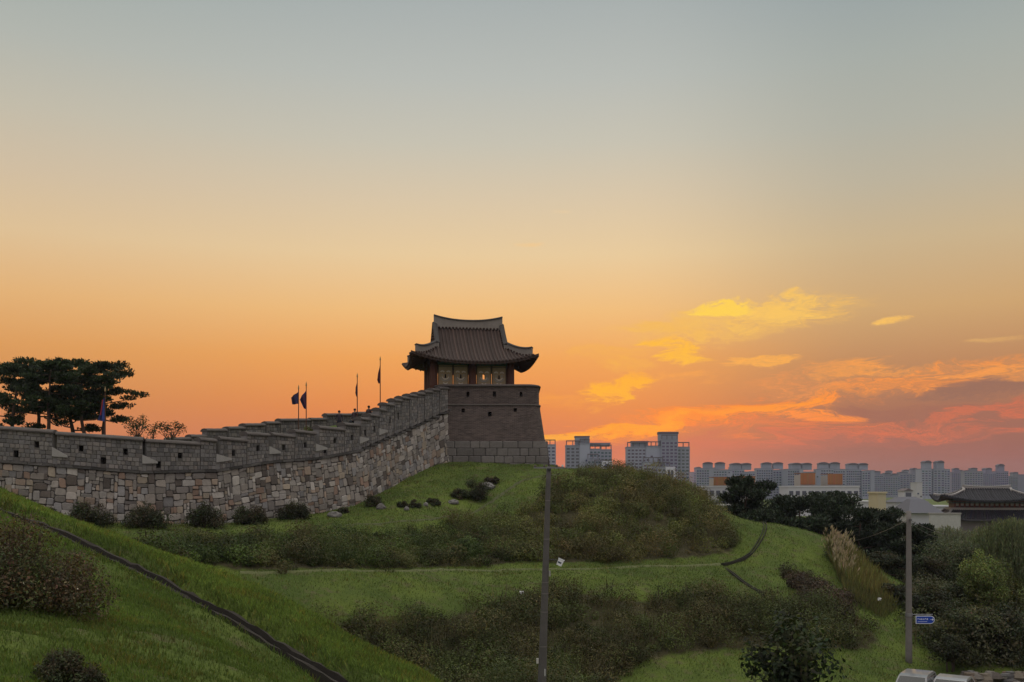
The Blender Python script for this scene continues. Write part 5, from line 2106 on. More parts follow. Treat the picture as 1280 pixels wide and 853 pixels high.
# ------------------------------------------------------------------ flags
def flag(px, d, top, bot, cloth, label, cols, tip=True):
    """cloth: outline in photo pixels, starting on the pole; hangs in soft folds"""
    x = PX(px, d)
    z0 = PZ(bot, d)
    root = tag(empty('flag', (x, d, z0)), label, 'flag', 'flags flying over the fortress wall')
    H = PZ(top, d) - z0
    mb = MB()
    mb.tube([(0, 0, -1.2), (0, 0, H)], [0.045, 0.03], 8, (0.09, 0.045, 0.028))
    mb.build('pole', M_WOOD, root)
    mb = MB()
    mb.tube([(0, 0, H), (0, 0, H + 0.06), (0, 0, H + 0.18), (0, 0, H + 0.36)], [0.035, 0.06, 0.045, 0.004], 8, (0.30, 0.22, 0.10))
    mb.build('finial', M_METAL, root)
    mb = MB()
    # cloth between its pole edge (a->b) and its fly edge (c->d)
    a, b, c, e = [Vector(((q[0] - px) / F * d, 0, PZ(q[1], d) - z0)) for q in cloth]
    nu, nv = 13, 11
    front = []
    for j in range(nv):
        v = j / (nv - 1)
        for i in range(nu):
            u = i / (nu - 1)
            p = a.lerp(b, v).lerp(c.lerp(e, v), u)
            w = 0.16 * u ** 0.7 * math.sin(u * 8.5 + v * 2.2)
            front.append(p + Vector((0, w - 0.02, 0)))
    for j in range(nv - 1):
        for i in range(nu - 1):
            q = [front[j * nu + i], front[j * nu + i + 1], front[(j + 1) * nu + i + 1], front[(j + 1) * nu + i]]
            border = i >= nu - 4 or j < 1 or j >= nv - 2
            mb.poly(q, cols[1] if border else cols[0])
    mb.build('banner', M_CLOTH, root)
    return root


NAVY, PURP, MAR = (0.035, 0.03, 0.085), (0.07, 0.03, 0.06), (0.10, 0.02, 0.03)
flag(131.5, 64, 490, 541, [(131, 497), (131, 527), (130, 500), (123.5, 526)], 'blue banner with a red stripe hanging limp in front of the pine grove', ((0.06, 0.09, 0.30), (0.05, 0.07, 0.22)))
flag(373.2, 74, 487, 548, [(373, 490), (373, 505), (363.5, 497), (366, 506)], 'small navy flag blowing left, left one of the crossed pair of flags', (NAVY, (0.03, 0.025, 0.06)))
flag(382.8, 74.6, 483, 548, [(382.8, 488), (382.8, 512), (374.2, 499.5), (380.5, 511)], 'dark purple flag blowing left, right one of the crossed pair of flags', (PURP, NAVY))
flag(446.6, 77, 472, 522, [(446.4, 476), (446.6, 496), (443.8, 491), (446, 496.5)], 'narrow dark flag furled on its pole beside the watching people', (PURP, (0.04, 0.02, 0.04)))
flag(475.3, 79, 451, 510, [(475, 456), (475.6, 478), (471.2, 475), (473.5, 480)], 'maroon flag hanging on the tallest pole near the bastion', (MAR, (0.05, 0.015, 0.03)))
# red stripe of the blue banner
for o in [q for q in bpy.data.objects if q.name == 'flag']:
    mb = MB()
    ban = [c_ for c_ in o.children if c_.name.startswith('banner')][0]
    pts = []
    for k in range(6):
        z = PZ(500, 64) - o.location.z - k * 0.2
        xx = -0.10 - 0.03 * k
        pts += [Vector((xx - 0.035, -0.13, z)), Vector((xx + 0.035, -0.13, z))]
    mb.grid(pts, 2, 6, (0.28, 0.03, 0.05))
    mb.build('stripe', M_CLOTH, ban)

# ------------------------------------------------------------------ people
def person(px, d, zfoot, h, pose, label, shirt, trousers, hair=(0.012, 0.010, 0.010), yaw=0.0):
    """one continuous body grown from a skeleton; hair is a child"""
    k = h / 1.72
    J = {'pelvis': (0, 0, .92, .135), 'waist': (0, 0, 1.06, .125), 'chest': (0, 0, 1.28, .15), 'neck0': (0, 0, 1.42, .075), 'neck': (0, -.01, 1.48, .055), 'head': (0, -.02, 1.58, .092), 'crown': (0, -.015, 1.67, .075),
         'shl': (-.19, 0, 1.39, .065), 'ell': (-.25, .02, 1.11, .047), 'wrl': (-.24, -.08, .88, .034), 'hal': (-.235, -.12, .80, .038),
         'shr': (.19, 0, 1.39, .065), 'elr': (.25, .02, 1.11, .047), 'wrr': (.24, -.08, .88, .034), 'har': (.235, -.12, .80, .038),
         'hil': (-.10, 0, .88, .105), 'knl': (-.11, -.02, .49, .068), 'anl': (-.12, .02, .09, .044), 'tol': (-.13, -.15, .04, .036),
         'hir': (.10, 0, .88, .105), 'knr': (.11, -.02, .49, .068), 'anr': (.12, .02, .09, .044), 'tor': (.13, -.15, .04, .036)}
    if pose == 'lean':
        for n_, (dy, dz) in {'waist': (-.05, -.02), 'chest': (-.20, -.09), 'neck0': (-.32, -.14), 'neck': (-.37, -.16), 'head': (-.44, -.20), 'crown': (-.47, -.22), 'shl': (-.28, -.12), 'shr': (-.28, -.12), 'ell': (-.42, -.16), 'elr': (-.42, -.16), 'wrl': (-.56, .10), 'wrr': (-.56, .10), 'hal': (-.62, .14), 'har': (-.62, .14)}.items():
            a = J[n_]
            J[n_] = (a[0], a[1] + dy, a[2] + dz, a[3])
    if pose == 'arms':
        J['elr'], J['wrr'], J['har'] = (.30, -.14, 1.18, .047), (.16, -.30, 1.34, .034), (.12, -.34, 1.40, .038)
    names = list(J)
    E = [('pelvis', 'waist'), ('waist', 'chest'), ('chest', 'neck0'), ('neck0', 'neck'), ('neck', 'head'), ('head', 'crown'), ('chest', 'shl'), ('shl', 'ell'), ('ell', 'wrl'), ('wrl', 'hal'), ('chest', 'shr'), ('shr', 'elr'), ('elr', 'wrr'), ('wrr', 'har'),
         ('pelvis', 'hil'), ('hil', 'knl'), ('knl', 'anl'), ('anl', 'tol'), ('pelvis', 'hir'), ('hir', 'knr'), ('knr', 'anr'), ('anr', 'tor')]
    me_ = bpy.data.meshes.new('person')
    me_.from_pydata([tuple(c * k for c in J[n_][:3]) for n_ in names], [(names.index(a), names.index(b)) for a, b in E], [])
    o = bpy.data.objects.new('person', me_)
    link(o)
    m1 = o.modifiers.new('skin', 'SKIN')
    for i, n_ in enumerate(names):
        r = J[n_][3] * k
        me_.skin_vertices[0].data[i].radius = (r, r)
        me_.skin_vertices[0].data[i].use_root = n_ == 'pelvis'
    o.modifiers.new('sub', 'SUBSURF').levels = 1
    dg = bpy.context.evaluated_depsgraph_get()
    m2 = bpy.data.meshes.new_from_object(o.evaluated_get(dg))
    o.modifiers.clear()
    o.data = m2
    m2.name = 'person'
    at = m2.color_attributes.new('col', 'FLOAT_COLOR', 'POINT')
    for v in m2.vertices:
        z = v.co.z / k
        hand = min((v.co - Vector(J[n_][:3]) * k).length for n_ in ('hal', 'har'))
        hd = (v.co - Vector(J['head'][:3]) * k).length
        c = (0.30, 0.18, 0.12) if (hd < .15 * k or hand < .07 * k) else shirt if z > 0.95 - (0.0 if pose != 'lean' else .05) else trousers if z > 0.1 else (0.03, 0.03, 0.03)
        at.data[v.index].color = (*c, 1)
    m2.materials.clear()
    m2.materials.append(M_CLOTH)
    m2.polygons.foreach_set('use_smooth', [True] * len(m2.polygons))
    # face and hair
    hd = Vector(J['head'][:3]) * k
    mb = MB()
    mb.sphere(hd + Vector((0, .022, .035)) * k, .112 * k, 10, 8, hair, (0.92, 0.98, 0.95))
    mb.build('hair', M_CLOTH, o, smooth=True)
    skin = (0.30, 0.18, 0.12)
    for s in (-1, 1):
        mb = MB()
        mb.sphere(hd + Vector((s * .034, -.092, .005)) * k, .011 * k, 6, 5, (0.02, 0.02, 0.02))
        mb.build('eye', M_CLOTH, o)
        mb = MB()
        mb.sphere(hd + Vector((s * .095, 0, -.01)) * k, .022 * k, 6, 5, skin, (.5, 1, 1.3))
        mb.build('ear', M_CLOTH, o)
    mb = MB()
    mb.sphere(hd + Vector((0, -.104, -.03)) * k, .016 * k, 6, 5, skin)
    mb.build('nose', M_CLOTH, o)
    mb = MB()
    mb.box(hd + Vector((0, -.088, -.062)) * k, (.04 * k, .012 * k, .01 * k), 0, (0.20, 0.08, 0.07))
    mb.build('mouth', M_CLOTH, o)
    o.location = (PX(px, d), d, zfoot)
    o.rotation_euler = (0, 0, yaw)
    return tag(o, label, 'person', 'people standing on the wall walk')


def head_at(px, py, d, h, *a, **kw):
    return person(px, d, PZ(py, d) - h, h, *a, **kw)


head_at(424, 513.0, 77.0, 1.74, 'stand', 'leftmost standing person on the wall walk, in dark clothes', (0.035, 0.028, 0.035), (0.02, 0.02, 0.03), yaw=0.4)
head_at(436, 519.0, 76.8, 1.66, 'lean', 'person leaning forward over the wall between two standing people', (0.025, 0.025, 0.03), (0.02, 0.02, 0.02), yaw=1.2)
head_at(443.6, 510.6, 77.4, 1.72, 'arms', 'standing person with a raised hand beside the narrow furled flag', (0.06, 0.04, 0.045), (0.02, 0.02, 0.03), yaw=-0.3)
head_at(461, 507.0, 79.0, 1.74, 'stand', 'person of whom only the head shows over the climbing battlements', (0.05, 0.03, 0.03), (0.03, 0.03, 0.03), yaw=2.6)

# ------------------------------------------------------------------ poles and cables
d = 40.0
zb = tz1(PX(678, d), d)
pole = tag(empty('utility_pole', (PX(677.5, d), d, zb)), 'tall weathered concrete utility pole leaning before the thicket, with a crossarm', 'utility pole')
o0 = pole.location
top = P(686, 583, d) - o0
mb = MB()
base = Vector((0, 0, -0.5))
low = P(677.5, 853, d) - o0
b2 = low - (top - low) * ((low.z + 0.5) / (top.z - low.z))
n = 16
mb.tube([b2.lerp(top, k / n) for k in range(n + 1)], [0.185 - 0.095 * k / n for k in range(n + 1)], 18, (0.100, 0.092, 0.086))
mb.build('shaft', M_CONC, pole, smooth=True)
at_y = lambda py: P(677.5 + (686 - 677.5) * (853 - py) / (853 - 583), py, d) - o0
for py in (626, 674, 728, 742, 765, 808):
    mb = MB()
    c = at_y(py)
    rr = 0.185 - 0.095 * (c.z - b2.z) / (top.z - b2.z) + 0.006
    mb.tube([c - Vector((0, 0, .022)), c + Vector((0, 0, .022))], rr, 18, (0.17, 0.155, 0.145), cap=False)
    mb.build('band', M_METAL, pole)
mb = MB()
c = at_y(585)
mb.box((c.x, c.y - 0.11, c.z), (1.22, 0.06, 0.06), 0, (0.20, 0.20, 0.20))
mb.box((c.x, c.y, c.z - 0.04), (0.16, 0.26, 0.12), 0, (0.05, 0.05, 0.05))
mb.build('crossarm', M_METAL, pole)
for dx in (-0.55, -0.18, 0.32, 0.55):
    mb = MB()
    mb.tube([(c.x + dx, c.y - 0.11, c.z + 0.02), (c.x + dx, c.y - 0.11, c.z + 0.07), (c.x + dx, c.y - 0.11, c.z + 0.12)], [0.03, 0.045, 0.03], 8, (0.10, 0.08, 0.075) if dx < 0.5 else (0.6, 0.6, 0.58))
    mb.build('insulator', M_PAINT, pole)
mb = MB()
mb.tube([(c.x, c.y, c.z), (c.x, c.y, c.z + 0.34)], [0.05, 0.03], 8, (0.06, 0.055, 0.05))
mb.build('top_pin', M_METAL, pole)
mb = MB()
q = at_y(717) + Vector((0.17, -0.05, 0))
mb.box(q, (0.07, 0.10, 0.22), 0, (0.30, 0.29, 0.27))
mb.build('junction_box', M_PAINT, pole)
mb = MB()
q = at_y(826) + Vector((-0.21, -0.05, 0))
mb.box(q, (0.09, 0.10, 0.2), 0, (0.5, 0.48, 0.44))
mb.build('junction_box', M_PAINT, pole)
mb = MB()
q = at_y(840) + Vector((0.10, -0.15, 0))
mb.box(q, (0.03, 0.02, 0.28), 0, (0.62, 0.62, 0.60))
mb.build('notice_plate', M_PAINT, pole)
# white floodlight head on a short bracket
mb = MB()
q = P(700, 703, d - 0.25) - o0
s_ = at_y(700)
mb.tube([s_, q + Vector((-.12, .10, .08))], 0.018, 6, (0.05, 0.05, 0.05))
mb.build('bracket', M_METAL, pole)
mb = MB()
rot = Matrix.Rotation(R(24), 3, 'Y')
def rb(p):
    return rot @ (Vector(p) * 0.8) + q
mb.hexa([rb(v) for v in ((-.13, -.12, -.17), (.13, -.12, -.17), (.10, .10, -.13), (-.10, .10, -.13), (-.15, -.13, .16), (.15, -.13, .16), (.11, .12, .12), (-.11, .12, .12))], (0.78, 0.79, 0.80))
mb.hexa([rb(v) for v in ((-.17, -.15, .155), (.17, -.15, .155), (.13, .13, .12), (-.13, .13, .12), (-.16, -.14, .19), (.16, -.14, .19), (.12, .12, .15), (-.12, .12, .15))], (0.70, 0.72, 0.74))
mb.hexa([rb(v) for v in ((-.10, -.135, -.06), (.06, -.135, -.06), (.06, -.125, -.06), (-.10, -.125, -.06), (-.12, -.138, .02), (.08, -.138, .02), (.08, -.128, .02), (-.12, -.128, .02))], (0.05, 0.07, 0.10))
fl_ = mb.build('floodlight', M_PAINT, pole)

d = 54.4
zb = tz1(PX(1136, d), d)
p2 = tag(empty('utility_pole', (PX(1136, d), d, zb)), 'grey concrete pole with a blue arrow sign at the foot of the right slope', 'utility pole')
o0 = p2.location
H = PZ(639, d) - zb
mb = MB()
mb.tube([(0, 0, -0.4 + (H + .4) * k / 12) for k in range(13)], [0.185 - 0.06 * k / 12 for k in range(13)], 18, (0.17, 0.155, 0.142))
mb.build('shaft', M_CONC, p2, smooth=True)
zs_ = PZ(768.5, d) - zb
mb = MB()
mb.tube([(0, 0, zs_ - .09), (0, 0, zs_ + .09)], 0.195, 16, (0.25, 0.25, 0.25))
mb.build('clamp', M_METAL, p2)
mb = MB()
mb.tube([(0.15, -0.1, zs_ + .02), (PX(1165, d) - o0.x, -0.1, zs_ + .02)], 0.022, 8, (0.25, 0.25, 0.26))
mb.build('sign_arm', M_METAL, p2)
# sign: white-edged blue plate with a rounded end
xa, xb = PX(1143.5, d) - o0.x, PX(1167, d) - o0.x
za_, zc_ = PZ(779.6, d) - zb, PZ(769.6, d) - zb
def plate(x0, x1, z0, z1, y0, y1, col, mbx):
    r = (z1 - z0) / 2
    out = [(x0, z0)] + [(x1 - r + r * math.cos(R(a)), (z0 + z1) / 2 + r * math.sin(R(a))) for a in range(-90, 91, 15)] + [(x0, z1)]
    mbx.prism(out, y0, y1, col=col)
mb = MB()
plate(xa, xb, za_, zc_, -0.13, -0.10, (0.70, 0.72, 0.76), mb)
sg_ = mb.build('sign_plate', M_PAINT, p2)
mb = MB()
plate(xa + .035, xb - .035, za_ + .035, zc_ - .035, -0.137, -0.131, (0.012, 0.055, 0.36), mb)
mb.build('blue_field', M_PAINT, sg_)
mb = MB()
# the lettering is a row of small white strokes too far away to read, over a thin line of smaller ones, and an arrow
zt = za_ + (zc_ - za_) * 0.60
x = xa + 0.09
rnd = random.Random(5)
for k in range(6):
    w = 0.075
    for st_ in range(3):
        if rnd.random() < 0.8:
            mb.box((x + w * (0.2 + 0.3 * st_), -0.139, zt + rnd.uniform(-.01, .01)), (0.014, 0.004, 0.085 * rnd.uniform(.6, 1)), 0, (0.75, 0.78, 0.82))
    mb.box((x + w / 2, -0.1395, zt + rnd.choice((-.035, .03, 0))), (w * 0.9, 0.004, 0.014), 0, (0.75, 0.78, 0.82))
    x += w + 0.025
mb.box((xa + 0.36, -0.139, za_ + (zc_ - za_) * 0.27), (0.52, 0.004, 0.022), 0, (0.55, 0.6, 0.7))
xr = xb - 0.10
mb.box((xr - 0.07, -0.139, zt - .03), (0.12, 0.004, 0.022), 0, (0.75, 0.78, 0.82))
mb.prism([(xr - .03, zt - .09), (xr + .05, zt - .03), (xr - .03, zt + .03)], -0.141, -0.137, col=(0.75, 0.78, 0.82))
mb.build('lettering', M_PAINT, sg_)
mb = MB()
mb.box((0.0, -0.05, PZ(650, d) - zb), (0.09, 0.5, 0.09), 0, (0.12, 0.12, 0.12))
mb.build('cable_bracket', M_METAL, p2)


def cable(a, b, sag, r, label):
    mbc = MB()
    pts = [a.lerp(b, k / 20) - Vector((0, 0, sag * 4 * (k / 20) * (1 - k / 20))) for k in range(21)]
    mbc.tube([p - a for p in pts], r, 5, (0.09, 0.09, 0.09))
    o = mbc.build('cable', M_PAINT)
    o.location = a
    return tag(o, label, 'cable', 'overhead cables tied to the signposted pole')


cable(P(1136, 649, 54.4), P(1068, 676, 71), 0.15, 0.012, 'cable running down left from the signposted pole to the reeds')
cable(P(1137, 650, 54.4), P(1182, 668, 80), 0.1, 0.018, 'upper cable running off right from the signposted pole to the willow')
cable(P(1137, 653, 54.4), P(1176, 672, 84), 0.2, 0.015, 'lower cable running off right from the signposted pole to the willow')

# litter
for (px, py, d, s, lab) in ((652, 741, 54.8, 0.22, 'scrap of white paper caught in the thicket left of the leaning pole'), (1099, 749, 60.5, 0.20, 'white plastic bottle end lying below the reeds')):
    x = PX(px, d)
    z = tz1(x, d) + (0.75 if px < 700 else 0.12)
    mb = MB()
    rnd = random.Random(px)
    pts = []
    for j in range(4):
        for i in range(4):
            pts.append(((i / 3 - .5) * s + rnd.uniform(-.02, .02), rnd.uniform(-.05, .05), (j / 3 - .5) * s * .8 + rnd.uniform(-.02, .02)))
    mb.grid(pts, 4, 4, (0.62, 0.62, 0.60))
    o = mb.build('litter', M_PAINT)
    o.location = (x, d, PZ(py, d))
    tag(o, lab if px < 700 else 'crumpled white scrap lying on the grass below the reeds', 'litter')


# ------------------------------------------------------------------ parked cars
def car(px, d, yaw, L, Wd, H, label, col, van=False):
    x = PX(px, d)
    z = tz1(x, d) + 0.02
    root = tag(empty('parked_car', (x, d, z), yaw), label, 'car', 'cars parked at the foot of the slope')
    # body side profile along local y: front at -y
    h0, hb = 0.28, 0.86 if not van else 0.98
    fy, ry = -L / 2, L / 2
    if van:
        bel = [(fy, .40), (fy + .02, .72), (fy + .28, .98), (fy + .75, 1.02), (ry - .05, 1.02), (ry, .9), (ry, .35)]
        cab = [(fy + .62, 1.00), (fy + 1.35, H - .05), (fy + 1.7, H), (ry - .45, H), (ry - .18, H - .1), (ry - .04, 1.0)]
    else:
        bel = [(fy, .42), (fy + .03, .66), (fy + .35, .80), (fy + 1.1, .90), (ry - .6, .95), (ry - .06, .90), (ry, .6), (ry, .35)]
        cab = [(fy + 1.0, .89), (fy + 1.75, H - .05), (fy + 2.05, H), (ry - 1.35, H), (ry - 1.0, H - .07), (ry - .35, .93)]
    body = MB()
    body.col = col
    out = bel + [(ry - .05, h0), (fy + .08, h0)]
    n = len(out)
    secs = []
    for (xx, sc) in ((-Wd / 2, 0.96), (-Wd / 2 + .07, 1.0), (0, 1.012), (Wd / 2 - .07, 1.0), (Wd / 2, 0.96)):
        secs.append([(xx, y * (1 if abs(xx) < Wd / 2 else .985), zz if zz > .5 or abs(xx) < Wd / 2 else zz + .02) for y, zz in out])
    idx = [[body.vert(p) for p in s] for s in secs]
    for a, b in zip(idx[:-1], idx[1:]):
        for i in range(n):
            j = (i + 1) % n
            body.f.append((a[i], a[j], b[j], b[i]))
    body.f.append(tuple(idx[0]))
    body.f.append(tuple(reversed(idx[-1])))
    # cabin: tapered towards the roof
    def cx(zz):
        return Wd / 2 - .04 - (zz - .9) * 0.24
    cabv = [[body.vert((s * cx(zz), y, zz)) for y, zz in cab] for s in (-1, 1)]
    m = len(cab)
    for i in range(m - 1):
        body.f.append((cabv[0][i], cabv[1][i], cabv[1][i + 1], cabv[0][i + 1]))
    body.f.append(tuple(reversed(cabv[0])))
    body.f.append(tuple(cabv[1]))
    bo_ = body.build('body', M_CAR, root)

    def lerp2(a, b, t):
        return (a[0] + (b[0] - a[0]) * t, a[1] + (b[1] - a[1]) * t)
    GLS = (0.012, 0.016, 0.020)

    def screen(name, a, b):
        g_ = MB()
        q = []
        dy, dz = b[0] - a[0], b[1] - a[1]
        ln = math.hypot(dy, dz)
        ny, nz = -dz / ln, dy / ln
        if name == 'rear_window':
            ny, nz = -ny, -nz
            ny, nz = dz / ln, -dy / ln
            ny, nz = abs(ny), abs(nz)
        for (t, s) in ((.06, -1), (.06, 1), (.95, 1), (.95, -1)):
            y, zz = lerp2(a, b, t)
            q.append((s * (cx(zz) - .07), y + ny * .012, zz + nz * .012))
        g_.poly(q, GLS)
        g_.build(name, M_GLASS, bo_)
    screen('windscreen', cab[0], cab[1])
    screen('rear_window', cab[-1], cab[-2])
    y0, y1 = cab[0][0], cab[-1][0]
    t0, t1 = cab[1][0], cab[-2][0]
    zl, zh = cab[0][1] + .05, H - .11
    npan = 3 if van else 2
    for s in (-1, 1):
        for k in range(npan):
            fa0, fa1 = k / npan, (k + 1) / npan
            ya, yb = y0 + .30 + (y1 - y0 - .5) * fa0 + .035, y0 + .30 + (y1 - y0 - .5) * fa1 - .035
            yc, yd = t0 + .10 + (t1 - t0 - .2) * fa0 + .035, t0 + .10 + (t1 - t0 - .2) * fa1 - .035
            g_ = MB()
            g_.poly([(s * (cx(zl) + .006), ya, zl), (s * (cx(zl) + .006), yb, zl), (s * (cx(zh) + .006), yd, zh), (s * (cx(zh) + .006), yc, zh)], GLS)
            g_.build('side_window', M_GLASS, bo_)
        g_ = MB()
        g_.box((s * (Wd / 2 + .09), y0 + .35, zl + .06), (.18, .09, .13), 0, col)
        g_.build('mirror', M_CAR, root)
        g_ = MB()
        g_.box((s * (Wd / 2 - .24), fy + .035, .70), (.36, .10, .15), 0, (0.55, 0.57, 0.6))
        g_.build('headlight', M_GLASS, root)
        g_ = MB()
        g_.box((s * (Wd / 2 - .16), ry - .025, .80), (.22, .08, .20), 0, (0.30, 0.015, 0.015))
        g_.build('tail_light', M_GLASS, root)
        for yy in (fy + .82, ry - .82):
            g_ = MB()
            g_.tube([(s * (Wd / 2 - .19), 0, 0), (s * (Wd / 2 + .005), 0, 0)], .31, 20, (0.015, 0.015, 0.015))
            w_ = g_.build('wheel', M_PAINT, root)
            w_.location = (0, yy, .31)
            g_ = MB()
            g_.tube([(s * (Wd / 2), 0, 0), (s * (Wd / 2 + .015), 0, 0)], .19, 14, (0.45, 0.45, 0.46))
            g_.build('rim', M_METAL, w_)
    g_ = MB()
    g_.box((0, fy + .01, .42), (Wd * .9, .12, .18), 0, tuple(v * .5 for v in col))
    g_.build('bumper', M_CAR, root)
    return root


car(1143, 45.5, R(-34), 3.4, 1.62, 1.66, 'silver van parked left, wide windscreen towards the slope', (0.15, 0.155, 0.165), True)
car(1190, 45.8, R(-34), 4.2, 1.7, 1.52, 'pale saloon car parked right beside the silver van', (0.24, 0.24, 0.25), False)

# rubble wall at the bottom right
rnd = random.Random(3)
rw = None
mb = MB()
base = P(1205, 862, 50)
for k in range(60):
    px = 1204 + rnd.random() * 110
    row = rnd.choice((0, 0, 1))
    d_ = 50.5 + rnd.random() * 0.7 + row * .25
    p = P(px, 0, d_)
    p.z = tz1(p.x, p.y) + .08 + row * .36
    r = rnd.uniform(.22, .42)
    cc = stone_col(0.6)
    pts = []
    for j in range(7):
        th = math.pi * j / 6
        for i in range(9):
            ph = 2 * math.pi * (i % 8) / 8
            kk = 1 + .38 * math.sin((i % 8) * 12.9 + j * 7.7 + k * 3.1)
            pts.append((p.x - base.x + r * kk * math.sin(th) * math.cos(ph), p.y - base.y + r * .8 * kk * math.sin(th) * math.sin(ph), p.z - base.z + r * .75 * math.cos(th)))
    mb.grid(pts, 9, 7, cc)
o = mb.build('rubble_wall', M_STONE)
o.location = base
tag(o, 'low dry rubble stone wall beside the pale car at the bottom right', 'wall')

# scrub that fills the ground between the trees on the right
tag(shrub_cover('undergrowth', [[(1136, 720), (1180, 700), (1300, 690), (1300, 838), (1215, 838), (1165, 822), (1140, 800)]], (51, 80), 700, 1.3, 0.16, 170, 205, [(0.056, 0.063, 0.030), (0.074, 0.079, 0.037), (0.078, 0.070, 0.036), (0.048, 0.056, 0.028)], (20, 44), 500), 'tangled dark scrub filling the foot of the slope between the right hand trees', 'shrubs')
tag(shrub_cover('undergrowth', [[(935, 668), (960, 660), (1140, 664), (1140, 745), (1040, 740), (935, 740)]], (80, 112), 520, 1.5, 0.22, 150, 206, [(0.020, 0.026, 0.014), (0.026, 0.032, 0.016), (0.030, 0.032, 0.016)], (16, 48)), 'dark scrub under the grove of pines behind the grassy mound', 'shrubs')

# ------------------------------------------------------------------ the town beyond
ZG = -11.5
CW = (0.30, 0.32, 0.375)
CG = (0.27, 0.28, 0.32)


